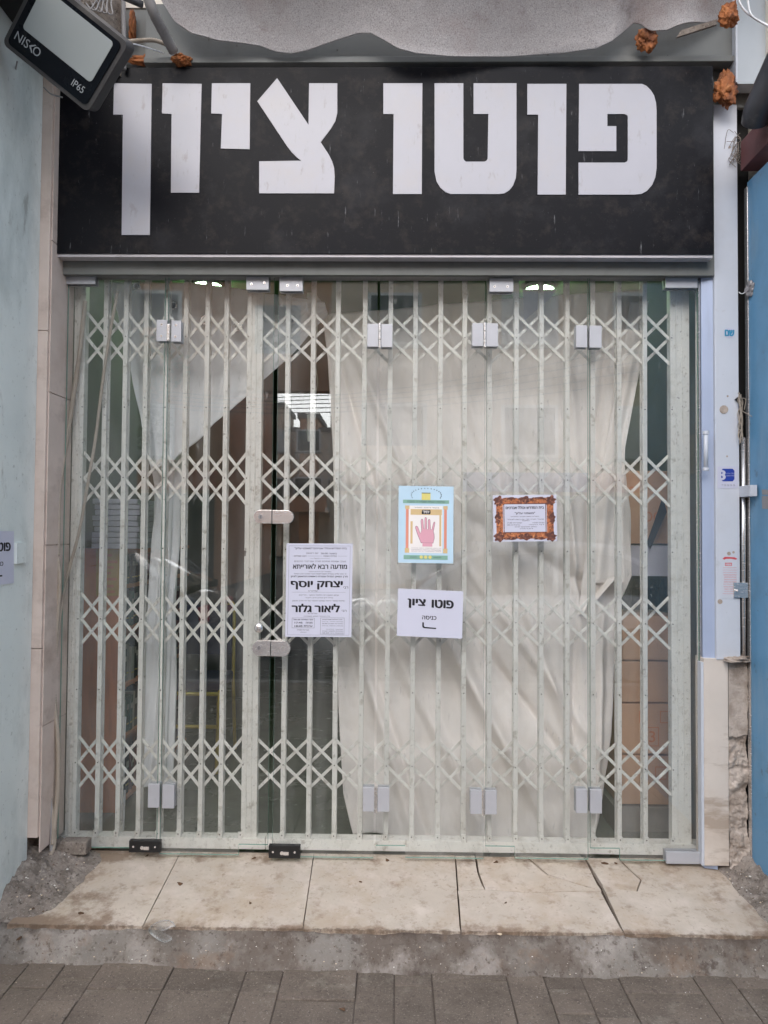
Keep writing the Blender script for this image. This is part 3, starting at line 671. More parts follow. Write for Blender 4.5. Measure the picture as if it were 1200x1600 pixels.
# ================================================================== SCISSOR GATE
gy = .075
def bandz(py): return P(600, py, gy).z
BZ = [bandz(y) for y in (527, 748.5, 971, 1197)]
RZ = [bandz(y) for y in (638, 859.5, 1082)]
HH = 39/FPX*3.085
zg0, zg1 = P(600, 1327, gy).z, P(600, 425, gy).z
def gate(label, left, right, bars, pitch, stiles, loc):
    t = thing('scissor_gate', loc, label, 'gate', 'folding scissor gates behind the glass')
    bm_ = MB(); 
    for y0 in (0, .030):
        bm_.box(-.0095, .0095, y0, y0+.0025, zg0, zg1); bm_.box(-.0095, -.007, y0+.0025, y0+.009, zg0, zg1); bm_.box(.007, .0095, y0+.0025, y0+.009, zg0, zg1)
    bar = bm_.build('gate_bar', 'gate', t, bevel=.0006, seg=1); proto = bar.data
    rv = MB()
    for z in BZ+RZ: rv.cyl((0, -.0012, z), (0, .001, z), .0028, 8)
    rvd = rv.build('rivet', 'rivet', bar); rdat = rvd.data
    def strip(sgn, y, half=0):
        dx, dz = pitch, HH*sgn; L = math.hypot(dx, dz); a = Vector((-dx if half <= 0 else 0, 0, -dz if half <= 0 else 0)); b = Vector((dx if half >= 0 else 0, 0, dz if half >= 0 else 0))
        n_ = Vector((-dz, 0, dx))/L*.0062; e = Vector((dx, 0, dz))/L*.004
        return MB().prism([a-n_-e, b-n_+e, b+n_+e, a+n_-e], (0, .0035, 0))
    data = {}
    for k, (sgn, y) in {'f': (-1, 0), 'r': (1, 0)}.items():
        for half in (-1, 0, 1):
            o = strip(sgn, y, half).build('lattice_strip', 'gate', None, bevel=.0008, seg=1); data[k, half] = o.data; bpy.data.objects.remove(o)
    def place(me, name, loc_, parent):
        o = bpy.data.objects.new(name, me); COL.objects.link(o); o.location = loc_; o.rotation_euler = (0, R(random.gauss(0, .45 if name == 'lattice_strip' else .07)), 0); attach(o, parent); return o
    xs = list(bars)
    for j, x in enumerate(xs):
        if j == 0: bar.location = (x, gy, 0); rvd.location = (0, 0, 0); rvd.matrix_parent_inverse = Matrix.Identity(4)
        else:
            o = place(proto, 'gate_bar', (x, gy, 0), t); r_ = bpy.data.objects.new('rivet', rdat); COL.objects.link(r_); r_.parent = o; r_['kind'] = 'stuff'
    for half, x in [(1, left)]+[(0, x) for x in xs]+[(-1, right)]:
        for z in BZ:
            place(data['f', half], 'lattice_strip', (x, gy+.0095, z), t); place(data['r', half], 'lattice_strip', (x, gy+.024, z), t)
    for (a, b) in stiles:
        mb = MB().box(a, b, gy-.004, gy+.036, zg0, zg1); o = mb.build('gate_stile', 'gate', t, bevel=.002)
        mb = MB(); w_ = b-a
        for f in ((.3, .62) if w_ > .045 else (.5,)): mb.box(a+w_*f-.0022, a+w_*f+.0022, gy-.0065, gy-.0043, zg0+.02, zg1)
        mb.build('stile_rib', 'gate', o, bevel=.0005, seg=1)
        mb = MB()
        for z in BZ+RZ: mb.cyl((b-.006 if a < left else a+.006, gy-.0055, z), (b-.006 if a < left else a+.006, gy-.003, z), .0028, 8)
        mb.build('rivet', 'rivet', o)
    return t
def gx(px): return P(px, 860, gy).x
xL0 = gx(127); xL1 = gx(382); nb_ = 7; pL = (xL1-xL0)/(nb_+1)
g1 = gate('shorter left section of the cream folding scissor gate', xL0, xL1, [xL0+pL*(k+1) for k in range(nb_)], pL, [(gx(110), xL0), (xL1, gx(406.5))], ((xL0+xL1)/2, gy, zg0))
xR0 = gx(405.5)+.002; xR1 = gx(1048); nr = 15; pR = (xR1-xR0)/(nr+1)
g2 = gate('longer right section of the cream folding scissor gate', xR0, xR1, [xR0+pR*(k+1) for k in range(nr)], pR, [(xR1, gx(1078))], ((xR0+xR1)/2, gy, zg0))
mb = MB(); c = P(383, 862, gy-.004); mb.cyl(c+Vector((0, -.001, 0)), c+Vector((0, .002, 0)), .0055, 12); mb.box(c.x-.003, c.x+.003, c.y-.001, c.y+.002, c.z-.018, c.z); mb.build('keyhole', 'rivet', g1)
for t, a, b, n in ((g1, gx(101), gx(420), 9), (g2, gx(421), gx(1092), 16)):
    za, zb2 = P(600, 1311, gy).z, P(600, 1328, gy).z
    o = MB().box(a, b, gy-.012, gy+.045, zb2, za).build('bottom_track', 'gate', t, bevel=.001)
    mb = MB(); mc = MB()
    for k in range(n):
        xx = (xL0+pL*(k+0)) if t is g1 else (xR0+pR*(k+1)); mb.box(xx-.0095, xx+.0095, gy-.0122, gy-.0085, za-.002, za+.026)
        mc.cyl((xx, gy-.0135, za+.014), (xx, gy-.0115, za+.014), .003, 8)
    s_ = mb.build('bar_foot', 'gate', o, bevel=.0005, seg=1); s_['kind'] = 'stuff'; mc.build('foot_rivet', 'rivet', t)['kind'] = 'stuff'
    world_box('top_track', a, b, gy-.006, gy+.04, P(600, 424, gy).z, P(600, 424, gy).z+.04, 'gate', t)

# ================================================================== INTERIOR
FZ = .15
it = struct(MB().box(-1.6, 1.5, .061, 5.5, .05, FZ).build('inner_floor', 'floor'))
ce = struct(MB().box(-1.6, 1.5, .46, 5.5, 2.96, 3.1).build('inner_ceiling', 'ceiling'))
iw = thing('inner_wall', (0, 3, .1), 'dim walls of the room behind the gate', 'wall')
world_box('side', -1.62, -1.50, .0605, 5.5, .05, 3.1, 'innerwall', iw); world_box('side', 1.29, 1.5, .0605, 5.5, .05, 3.1, 'innerwall', iw); world_box('back', -1.5, 1.29, 5.4, 5.5, .1, 3.1, 'innerwall', iw)
for px, py, lab in ((325, 446, 'round greenish lit ceiling lamp seen above the white sheet'), (843, 451, 'round greenish lit ceiling lamp seen above the beige curtain')):
    c = PZ(px, py, 2.94); t = thing('ceiling_lamp', (c.x, c.y, 2.96), lab, 'ceiling lamp', 'lit lamps on the inner ceiling')
    MB().cyl((c.x, c.y, 2.959), (c.x, c.y, 2.935), .085, 28).build('lamp_rim', 'column', t); MB().cyl((c.x, c.y, 2.9295), (c.x, c.y, 2.92), .07, 28).build('lamp_disc', 'lamp_on', t)

# beige curtain
CY = .235
def interp(tab, y):
    if y <= tab[0][0]: return tab[0][1]
    for (a, va), (b, vb) in zip(tab, tab[1:]):
        if y <= b: return va+(vb-va)*(y-a)/(b-a)
    return tab[-1][1]
Lb = [(485, 503), (560, 512), (700, 520), (900, 524), (1100, 528), (1240, 536), (1290, 548), (1320, 556)]
Rb = [(450, 1012), (520, 1003), (600, 992), (700, 972), (800, 985), (900, 988), (950, 968), (1050, 962), (1150, 955), (1250, 940), (1320, 920)]
def curt(u, v):
    top = 492-42*u; bot = 1304+10*math.sin(u*2.6)-4*math.sin(u*17)
    y = top+(bot-top)*v; px = interp(Lb, y)+(interp(Rb, y)-interp(Lb, y))*u
    p = P(px, y, CY); X, Z = p.x, p.z
    amp = .3+.7*v
    f = 0.0
    for (x0, z0_, ang, wd, h) in FOLDS:
        d = (X-x0)*math.cos(ang)+(Z-z0_)*math.sin(ang); along = -(X-x0)*math.sin(ang)+(Z-z0_)*math.cos(ang)
        ln = .5; e = math.exp(-(d/wd)**2)*math.exp(-(along/ln)**2); f += 1.8*h*e
    f += .012*math.sin(X*16+Z*2.2+2*fbm((X, Z, 0), 1.2))*amp+.02*fbm((X*1.4, Z*.6, 1), 1.5)+.010*abs(fbm((X*1.5+Z*.8, Z*.7-X*.4, 5), 3))+.005*fbm((X*2, Z, 5), 7)
    p.y += -f; return p
FOLDS = []
def fold(pxa, pya, pxb, pyb, wd, h):
    a, b = P(pxa, pya, CY), P(pxb, pyb, CY); dx, dz = b.x-a.x, b.z-a.z; ang = math.atan2(-dx, dz)  # direction along = (-sin, cos)
    FOLDS.append(((a.x+b.x)/2, (a.z+b.z)/2, ang, wd, h))
fold(700, 1000, 860, 1290, .03, .035); fold(720, 960, 900, 1210, .02, -.02); fold(560, 560, 640, 760, .02, .022); fold(540, 600, 590, 780, .015, -.018)
fold(600, 980, 700, 1180, .03, .02); fold(560, 1000, 640, 1280, .025, .02); fold(820, 860, 960, 940, .03, -.02); fold(830, 980, 900, 1180, .02, .022)
fold(780, 560, 800, 900, .03, .015); fold(660, 600, 670, 900, .03, .014); fold(975, 520, 935, 900, .016, .03); fold(950, 520, 915, 860, .014, -.02)
fold(940, 1000, 925, 1290, .018, .03); fold(900, 1000, 890, 1290, .015, -.02); fold(880, 480, 900, 700, .02, .012); fold(520, 500, 540, 900, .012, .015); fold(640, 880, 760, 1120, .035, .022); fold(740, 900, 905, 1130, .02, .018); fold(600, 1100, 660, 1290, .02, -.015); fold(545, 700, 575, 980, .02, .018); fold(700, 520, 760, 720, .025, .014); fold(880, 700, 905, 980, .014, .02)
vs, fs = grid(curt, 170, 240); mb = MB(); mb.add(vs, fs)
tag(mb.build('curtain', 'beige', smooth=True, solid=.002), 'large crumpled beige cloth hung behind the right part of the gate', 'curtain')
# pulled flap at its right edge
def flap(u, v):
    y = 470+(962-470)*v; l = interp([(470, 985), (600, 965), (760, 935), (900, 912), (962, 905)], y); r = interp([(450, 1016), (560, 1003), (700, 976), (850, 972), (905, 975), (962, 925)], y)
    p = P(l+(r-l)*u, y+(-18*u if v > .9 else 0), .20); p.y += .014*math.sin(u*9+v*2)*(.3+v); return p
vs, fs = grid(flap, 40, 120); mb = MB(); mb.add(vs, fs)
tag(mb.build('curtain_flap', 'beige', smooth=True, solid=.002), 'loose pointed fold of beige cloth beside the cardboard boxes', 'curtain')

# white sheet, hung slanting, then gathered
wc = thing('white_sheet', P(270, 800, .27), 'white eyelet sheet hanging slantwise and gathered behind the left gate', 'curtain')
WT = [(440, 190), (480, 195), (560, 205), (640, 228), (720, 243)]
def wsheet(u, v):
    # top edge runs from (196,442) to (505,480), bottom edge from (243,722) via (300,700) to (505,486)
    tx, ty = 172+(508-172)*u, 440+(474-440)*u-10*math.sin(u*math.pi)
    bx = interp([(0, 236), (.25, 268), (.5, 330), (.75, 425), (1, 512)], u); by = interp([(0, 740), (.25, 722), (.5, 668), (.75, 584), (1, 492)], u)
    px, py = tx+(bx-tx)*v, ty+(by-ty)*v
    p = P(px, py, .185); f = .016*math.sin(u*30+v*1.5)*(.25+.75*v)*(1-.3*u)+.012*math.sin(u*11+v*4)+.012*fbm((u*5, v*2, 0), 2)
    p.y += f; return p
vs, fs = grid(wsheet, 130, 90); mb = MB(); mb.add(vs, fs); mb.build('sheet', 'white_cloth', wc, smooth=True, solid=.002)
def wcol(u, v):
    y = 690+(1225-690)*v; cx = interp([(690, 262), (780, 262), (870, 258), (960, 252), (1060, 250), (1225, 240)], y); hw = interp([(690, 26), (760, 17), (850, 20), (950, 18), (1100, 22), (1225, 27)], y)
    a = 2*math.pi*u; p = P(cx+hw*math.cos(a), y, .30); rr = hw/FPX*3.3
    p.y += -.55*rr*math.sin(a)+0; k = .010*math.sin(a*5+v*3)+.006*math.sin(a*9-v*5); p.x += k*math.cos(a); p.y -= k*math.sin(a)+.0; return p
vs, fs = grid(wcol, 64, 120); mb = MB(); mb.add(vs, fs); mb.build('gathered_tail', 'white_cloth', wc, smooth=True)
for px, py in ((213, 447), (270, 477), (320, 500), (371, 511), (455, 499)):
    c = P(px, py, .150); mb = MB(); n = 24; r0, r1 = .012, .021
    for k in range(n):
        a0, a1 = 2*math.pi*k/n, 2*math.pi*(k+1)/n
        q = [Vector((c.x+r*math.cos(a), c.y-h, c.z+r*math.sin(a))) for r, h in ((r0, 0), ((r0+r1)/2, .004), (r1, 0)) for a in (a0, a1)]
        mb.add(q, [(0, 1, 3, 2), (2, 3, 5, 4)])
    mb.cyl(c+Vector((0, .002, 0)), c+Vector((0, .001, 0)), r0, 16, 'dark'); mb.build('eyelet', 'steel', wc, smooth=True)
def rag(u, v):
    px = 478+34*v; py = 459+26*v; r = 14*math.sin(math.pi*min(1, .12+v*.95))**.7
    a = 2*math.pi*u; c = P(px, py, .22); rr = r/FPX*3.2*(1+.2*math.sin(a*3+v*6)); return c+Vector((rr*math.cos(a)*.7, rr*.6*math.sin(a), rr*math.cos(a)*.9*1))
vs, fs = grid(lambda u, v: P(480+32*v, 461+28*v+12*math.sin(2*math.pi*u)*math.sin(math.pi*(.1+.85*v)), .22)+Vector((0, .03*math.cos(2*math.pi*u)*math.sin(math.pi*(.1+.85*v)), 0)), 20, 14)
mb = MB(); mb.add(vs, fs); mb.build('knotted_corner', 'white_cloth', wc, smooth=True)
# hanging white cord and socket
hc = thing('hanging_cord', P(492, 480, .5), 'white cord with a white socket hanging behind the door panel', 'cord')
mb = MB(); tube(mb, [P(496, 495, .5), P(495, 540, .5), P(493, 570, .5), P(496, 600, .5), P(487, 640, .5), P(484, 655, .5)], .0025, 6); mb.build('cord', 'cablewhite', hc, smooth=True)
mb = MB(); mb.cyl(P(484, 648, .5), P(484, 690, .5), .013, 14, None, .011); mb.build('socket', 'bulb', hc, smooth=False, bevel=.002)
mb = MB(); mb.prism([P(817, 452, .18), P(870, 452, .18), P(858, 468, .18), P(818, 502, .18)], (0, .0008, 0)); 
tag(mb.build('paper_scrap', 'paper'), 'torn triangular scrap of white paper above the beige curtain', 'paper')

# bookcase along the left wall
BF = .50; xbk = -1.495
xb1 = P(190, 950, BF).x; zbt = P(170, 857, BF).z
bc = thing('bookcase', ((xbk+xb1)/2, BF, FZ), 'brown bookcase full of books at the left behind the gate', 'bookcase')
world_box('end_panel', xbk, xb1, BF, BF+.02, FZ+.001, zbt, 'wood', bc, bevel=.001)
SB = P(150, 857, BF-.004); 
sh = Sheet(P(150, 931, BF-.0015), P(187, 931, BF-.0015), P(150, 858, BF-.0015))
mb = MB(); sh.rect(mb, 0, 1, 0, 1, 0); nd = mb.build('notice_board', 'woodyellow', bc)
mb = MB()
for k, (w_, y_) in enumerate(((.35, .86), (.8, .72), (.5, .6), (.25, .48), (.75, .35), (.5, .2), (.6, .08))):
    sh.rect(mb, .5-w_/2, .5+w_/2, y_-.02, y_+.035, .0006)
mb.build('notice_lines', 'wood', nd)
zsh = [FZ+.02+.0, .47, .72, .99, 1.20, zbt-.02]
for k, z in enumerate(zsh): world_box('shelf', xbk, xb1-.004, BF+.021, 1.65, z, z+.018, 'wood', bc)
world_box('back_panel', xbk, xbk+.01, BF+.021, 1.65, FZ+.001, zbt-.021, 'wood', bc)
bks = {}
for k in range(5):
    y = BF+.03
    while y < 1.6:
        t = random.uniform(.022, .045); h = random.uniform(.16, .205) if k < 4 else .14; key = (round(t*200), round(h*100)); mt = random.choice(('book1', 'book1', 'book1', 'book2', 'book3', 'book4', 'book1'))
        kk = key+(mt,)
        if kk not in bks:
            tt, hh = key[0]/200, key[1]/100; mb = MB(); mb.box(-.06, 0, 0, tt-.002, 0, hh, mt); mb.box(.0002, .0008, .004, tt-.006, hh*.62, hh*.78, 'book3'); mb.box(.0002, .0008, .004, tt-.006, hh*.2, hh*.24, 'tube')
            o = mb.build('book', mt); bks[kk] = o.data
        else: o = bpy.data.objects.new('book', bks[kk]); COL.objects.link(o)
        o.location = (xb1-.012-random.uniform(0, .015), y, zsh[k]+.019); o.rotation_euler = (R(random.uniform(-3, 0)), 0, 0)
        attach(o, bc); y += key[0]/200+.002
# paper reams on top
st = thing('paper_stack', P(175, 856, .42), 'stack of white paper packets on top of the bookcase', 'paper')
za, zb3 = zbt+.001, P(170, 778, .42).z; n = 9
for k in range(n):
    a = za+(zb3-za)*k/n; b = za+(zb3-za)*(k+1)/n-.003; j = random.uniform(-.006, .006)
    world_box('packet', P(143, 800, .42).x+j, P(214, 800, .42).x+j, .44+j, .74, a, b, 'paper', st, bevel=.004)
# chair
ch = thing('tube_chair', (P(300, 1100, 1.3).x, 1.3, FZ), 'gold tube frame chair with navy seat in the dark room', 'chair')
cxh = P(300, 1100, 1.3).x
def tb(name, pts, r=.011): 
    mb = MB(); tube(mb, pts, r, 10); mb.build(name, 'tube', ch, smooth=True)
for s in (-1, 1):
    x = cxh+s*.2
    tb('leg', [(x, 1.08, FZ), (x, 1.1, FZ+.25), (x, 1.12, FZ+.42), (x, 1.18, FZ+.45)]); tb('leg', [(x, 1.55, FZ), (x, 1.48, FZ+.42), (x-.02*s, 1.56, FZ+.85), (x-.06*s, 1.57, FZ+.88)])
tb('stretcher', [(cxh-.2, 1.1, FZ+.25), (cxh+.2, 1.1, FZ+.25)]); tb('stretcher', [(cxh-.2, 1.1, FZ+.43), (cxh+.2, 1.1, FZ+.43)])
MB().box(cxh-.2, cxh+.2, 1.12, 1.5, FZ+.44, FZ+.49).build('seat', 'navy', ch, bevel=.015); MB().box(cxh-.18, cxh+.18, 1.50, 1.54, FZ+.58, FZ+.88).build('backrest', 'navy', ch, bevel=.015)
# boxes on the right
def carton(px0, px1, py0, py1, Y, lab, mt='card', depth=.3, tape=True, marks=()):
    a, b = P(px0, py0, Y), P(px1, py1, Y)
    t = thing('carton' if mt == 'card' else 'white_box', ((a.x+b.x)/2, Y, b.z), lab, 'box', 'boxes stacked behind the right end of the gate')
    MB().box(a.x, b.x, Y, Y+depth, b.z+.001, a.z-.001).build('box_body', mt, t, bevel=.003)
    if tape: world_box('flap_edge', a.x+.004, b.x-.004, Y-.002, Y-.0002, a.z-.0045-.03, a.z-.0045, mt, t)
    S = Sheet((a.x, Y-.001, b.z), (b.x, Y-.001, b.z), (a.x, Y-.001, a.z))
    if marks:
        mb = MB()
        for m_ in marks:
            if m_[0] == 't': S.text(mb, m_[1], *m_[2:6], heb=False, h=.0012)
            else: S.frame(mb, *m_[1:5], .012, .0012)
        mb.build('printed_mark', 'ink' if mt != 'card' else 'wood', t)
    return t
zfl = None
carton(962, 1062, 735, 850, .37, 'topmost cardboard box on the right, lettered OG', marks=[('t', 'OG', .42, .72, .3, .44), ('t', 'AC', .1, .28, .66, .78)])
carton(984, 1055, 852, 901, .33, 'white box under the topmost cardboard box', 'paper', .3, False)
tt = carton(972, 1062, 962, 1032, .37, 'cardboard box directly under the wrapped bottles')
carton(968, 1062, 1033, 1098, .37, 'plain cardboard box third from the floor')
carton(966, 1062, 1099, 1179, .37, 'cardboard box with printed hexagons and figure 3', marks=[('f', .34, .46, .62, .86), ('f', .68, .84, .62, .86), ('t', '3', .5, .6, .24, .46), ('f', .44, .66, .16, .54)])
carton(966, 1062, 1180, 1258, .37, 'lowest cardboard box with a printed rectangle', marks=[('f', .6, .8, .52, .78)])
a = P(966, 1259, .37); b = P(1062, 1259, .37); pl_ = world_box('floor_plinth', a.x-.02, b.x, .36, .72, FZ+.001, a.z-.001, 'kerb'); tag(pl_, 'low grey plinth carrying the stack of boxes', 'plinth')
bt = thing('bottle_pack', P(1015, 960, .5), 'bottles wrapped in clear film between the boxes', 'bottles')
for k in range(5):
    x0 = P(985+14*k, 930, .5).x; zl = P(1000, 960, .52).z; zh = P(1000, 904, .52).z; mb = MB(); mb.cyl((x0, .55, zl), (x0, .55, zh-.05), .018, 12); mb.cyl((x0, .55, zh-.05), (x0, .55, zh-.02), .018, 12, None, .008); mb.cyl((x0, .55, zh-.02), (x0, .55, zh-.004), .008, 10)
    mb.build('bottle', 'clearfilm', bt, smooth=True)
def film(u, v):
    p = P(978+76*u, 905+55*v, .515); p.y += .012*fbm((u*6, v*5, 0), 1.5); return p
vs, fs = grid(film, 30, 20); mb = MB(); mb.add(vs, fs); mb.build('plastic_film', 'clearfilm', bt, smooth=False)
mb = MB(); mb.prism([P(1036, 776, .32), P(1042, 800, .32), P(1016, 858, .32), P(1011, 848, .32)], (0, .004, 0))
tag(mb.build('metal_strap', 'railing'), 'dark perforated metal strip leaning against the topmost cardboard box', 'strip')
dv = world_box('inner_partition', P(1000, 600, .9).x, 1.285, .9, .95, FZ+.001, 2.9, 'innerwall'); tag(dv, 'dark partition behind the stacked boxes', 'partition')
wn = thing('white_strip', P(193, 1200, .3), 'thin white plastic strip hanging between white sheet and bookcase', 'strip')
mb = MB(); tube(mb, [P(196, 1120, .3), P(194, 1165, .3), P(193, 1225, .3)], .004, 6); mb.build('strip_upper', 'cablewhite', wn); mb = MB(); tube(mb, [P(195, 1235, .3), P(192, 1310, .3)], .005, 6); mb.build('strip_lower', 'cablewhite', wn)

# ================================================================== NOTICES ON THE GLASS
NY = -.0028
def notice(name, corners, label, cat='notice', paper='paper', Y=NY, curl=.002):
    bl_, br_, tl_ = [P(x, y, Y) for x, y in corners]; s = Sheet(bl_, br_, tl_)
    t = thing(name, s.at(.5, 0), label, cat); mb = MB(); s.rect(mb, 0, 1, 0, 1, 0); mb.build('sheet', paper, t, solid=.0003)
    return t, s
t, s = notice('text_notice', ((445.5, 995), (549, 995.5), (448, 849)), 'tall white printed Hebrew notice with two bold names on the door panel')
mb = MB(); bo = .02; T = lambda *a, **k: s.text(mb, *a, **k)
T('בית המדרש וכולל אברכים "משפטי עליון"', .12, .91, .932, .960, bold=.01)
T('יום ראשון', .30, .48, .885, .902); T('בשעה 20:00', .52, .76, .885, .902)
T('הננו שמחים', .12, .30, .857, .872); T('בברכה נאמנה', .56, .76, .857, .872); T('לרגל', .42, .50, .832, .846)
s.rect(mb, .09, .12, .864, .8655); s.rect(mb, .32, .54, .864, .8655); s.rect(mb, .78, .92, .864, .8655); s.rect(mb, .36, .41, .838, .8395); s.rect(mb, .51, .66, .838, .8395)
T('נערך שמחת מסיבת תורה עם דברי הרבנים', .12, .90, .795, .815)
T('מודעה רבא לאורייתא', .10, .92, .728, .785, bold=.03)
T('בשמחה רבה להודיע לציבור', .34, .68, .693, .705); T('כי יבוא אלינו בעזרת השם לשאת דברי תורה הרב הגדול', .12, .91, .668, .683)
T('מרן הגאון הגדול עטרת ראשינו הראשון לציון', .07, .93, .632, .658, bold=.02)
T('יצחק יוסף', .07, .86, .505, .598, bold=.045); T('רבי', .87, .94, .518, .540); T('שליט"א', .34, .48, .485, .50)
s.rect(mb, .09, .90, .4765, .478)
T('ועימו הגאון רבי הלומד וחוקר - הדיינים', .20, .80, .437, .455); T('בית דין צדק ורב העיר', .29, .71, .410, .424); T('שיחת מוסר יראת שמים תמסר על ידי הרב הגאון', .10, .89, .376, .394)
T('ליאור גלזר', .09, .82, .262, .355, bold=.045); T('רבי', .85, .92, .270, .290); T('שליט"א', .34, .48, .245, .258)
T('כל הציבור מוזמן בשמחה', .28, .67, .213, .228)
s.frame(mb, .10, .44, .095, .203, .003); s.frame(mb, .53, .89, .03, .205, .003)
T('זמני תפילות יום חול', .12, .42, .178, .193, bold=.02); T('מנחה', .31, .41, .143, .160, bold=.02); T('17:45', .14, .26, .143, .160, bold=.02); T('ערבית', .28, .41, .106, .125, bold=.02); T('18:45', .14, .26, .106, .125, bold=.02)
T('זמני תפילות שבת קודש', .56, .86, .180, .192, bold=.02)
for k, y in enumerate((.158, .138, .115, .078, .058, .038)): T(('קבלת שבת  17:15', 'שחרית שבת 8:30', 'מנחה גדולה 13:15', 'שיעור הלכה', 'ערבית מוצאי שבת', 'בכבוד רב 18:30')[k], .56+(.06 if k == 3 else 0), .87, y, y+.010)
T('בברכת תורה', .18, .36, .068, .080); T('הנהלה', .23, .32, .045, .056)
s.frame(mb, .035, .965, .02, .975, .0025)
mb.build('printed_text', 'ink', t)

t, s = notice('entrance_notice', ((620, 993.5), (722, 998), (622, 919.5)), 'white paper with the shop name in Hebrew and a bent arrow')
mb = MB(); s.text(mb, 'פוטו', .52, .86, .62, .80, bold=.05); s.text(mb, 'ציון', .15, .43, .60, .80, bold=.05); s.text(mb, 'כניסה', .38, .60, .37, .45, bold=.02)
s.poly(mb, [(.385, .31), (.41, .31), (.412, .235), (.425, .215), (.60, .205), (.60, .178), (.415, .185), (.395, .20), (.385, .225)]); mb.build('printed_text', 'ink', t)

t, s = notice('framed_notice', ((771, 846.5), (870.5, 845.5), (770, 774)), 'small notice with a printed ornate gilt frame on the glass')
mb = MB(); s.frame(mb, .05, .95, .06, .93, .105, .0005); mb.build('printed_frame', 'gilt', t)
mb = MB()
for cu_, cv_, ru, rv in ((.09, .88, .075, .10), (.91, .88, .075, .10), (.09, .10, .075, .10), (.91, .10, .075, .10), (.5, .9, .1, .07), (.5, .1, .1, .07), (.075, .5, .045, .12), (.93, .5, .045, .12), (.27, .93, .1, .025), (.73, .93, .1, .025), (.27, .06, .1, .025), (.73, .06, .1, .025)):
    pts = [(cu_+ru*math.cos(a)*(1+.22*math.sin(7*a)), cv_+rv*math.sin(a)*(1+.22*math.cos(5*a))) for a in [2*math.pi*k/40 for k in range(40)]]
    s.poly(mb, pts, .0008)
for k in range(46):
    side = k % 4; f_ = random.random()
    cu_, cv_ = ((f_, .93-.05*random.random()) if side == 0 else (f_, .06+.05*random.random()) if side == 1 else (.06+.03*random.random(), f_) if side == 2 else (.94-.03*random.random(), f_))
    cu_ = min(.95, max(.05, cu_)); cv_ = min(.93, max(.06, cv_)); r_ = random.uniform(.008, .02); s.poly(mb, [(cu_+r_*math.cos(a)*(1+.4*math.sin(3*a)), cv_+r_*1.4*math.sin(a)) for a in [2*math.pi*q/10 for q in range(10)]], .0008+.00001*k)
s.frame(mb, .165, .835, .19, .82, .012, .0007); mb.build('printed_ornament', 'giltdark', t)
mb = MB(); s.rect(mb, .178, .822, .205, .802, .0009); mb.build('text_field', 'paper', t)
mb = MB(); s.text(mb, 'בית המדרש וכולל אברכים', .20, .80, .70, .765, bold=.03, h=.0014); s.text(mb, '"משפטי עליון"', .34, .66, .575, .635, bold=.02, h=.0014)
for k, (a, b, y) in enumerate(((.28, .72, .53), (.22, .80, .475), (.46, .57, .44), (.22, .45, .40), (.62, .8, .40), (.22, .42, .355), (.56, .8, .355), (.34, .68, .315), (.42, .62, .275))):
    s.text(mb, ('בעזרת השם יתברך מתקיים', 'שיעורי תורה מדי יום ביומו לציבור', 'במקום', 'שחרית 7:30', 'מנחה 13:30', 'ערבית 20:15', 'דף היומי', 'כולם מוזמנים לבוא', 'הנהלה')[k], a, b, y-.010, y+.016, h=.0014)
mb.build('printed_text', 'ink', t)

t, s = notice('hand_poster', ((622, 879), (708, 880.5), (623, 759)), 'pale blue laminated poster showing a pink open hand between columns', 'poster', 'paperblue')
def poster_part(name, mt, fn):
    mb = MB(); fn(mb); mb.build(name, mt, t)
poster_part('printed_panel', 'pcream', lambda m: (s.rect(m, .19, .80, .13, .745, .0005)))
for a_ in ((.08, .92, .775, .82), (.10, .90, .045, .10)): poster_part('printed_beam', 'pgreen', lambda m: s.rect(m, *a_, .0006))
for a_ in ((.135, .185, .19, .70), (.83, .88, .19, .70)): poster_part('printed_column', 'pred', lambda m: s.rect(m, *a_, .0008))
for a_ in ((.12, .20, .70, .745), (.815, .895, .70, .745), (.12, .20, .13, .19), (.815, .895, .13, .19)): poster_part('printed_capital', 'ptan', lambda m: s.rect(m, *a_, .0008))
for a_ in ((.22, .79, .625, .70), (.22, .26, .25, .54), (.745, .78, .22, .624)): poster_part('printed_scroll', 'ptan', lambda m: s.rect(m, *a_, .0008))
poster_part('printed_tablets', 'pyellow', lambda m: s.rect(m, .42, .58, .82, .905, .0008))
for c_ in (.42, .50, .58): poster_part('printed_disc', 'pyellow', lambda m: s.poly(m, [(c_+.03*math.cos(a), .077+.022*math.sin(a)) for a in [2*math.pi*k/12 for k in range(12)]], .0009))
HAND = [((x-130)/850, (1390-y)/1200) for x, y in ((480,1080),(460,1030),(430,960),(395,860),(390,825),(410,812),(432,825),(470,930),(487,880),(475,740),(478,715),(495,700),(512,715),(524,855),(535,855),(535,700),(540,680),(553,675),(567,685),(572,862),(590,862),(586,730),(595,708),(612,705),(622,720),(632,870),(646,862),(670,760),(685,742),(699,752),(692,800),(674,900),(687,940),(690,1000),(672,1080))]
poster_part('hand_outline', 'pdark', lambda m: s.poly(m, HAND, .0006))
def inset(pts, d):
    out = []; n = len(pts)
    for i in range(n):
        p0, p1, p2 = Vector(pts[i-1]), Vector(pts[i]), Vector(pts[(i+1) % n]); t_ = (p2-p0).normalized(); out.append((p1.x+t_.y*d*-1, p1.y+t_.x*d))
    return out
poster_part('hand_shape', 'ppink', lambda m: (s.poly(m, inset(HAND, -.006), .0009), s.rect(m, .44, .62, .215, .262, .0009)))
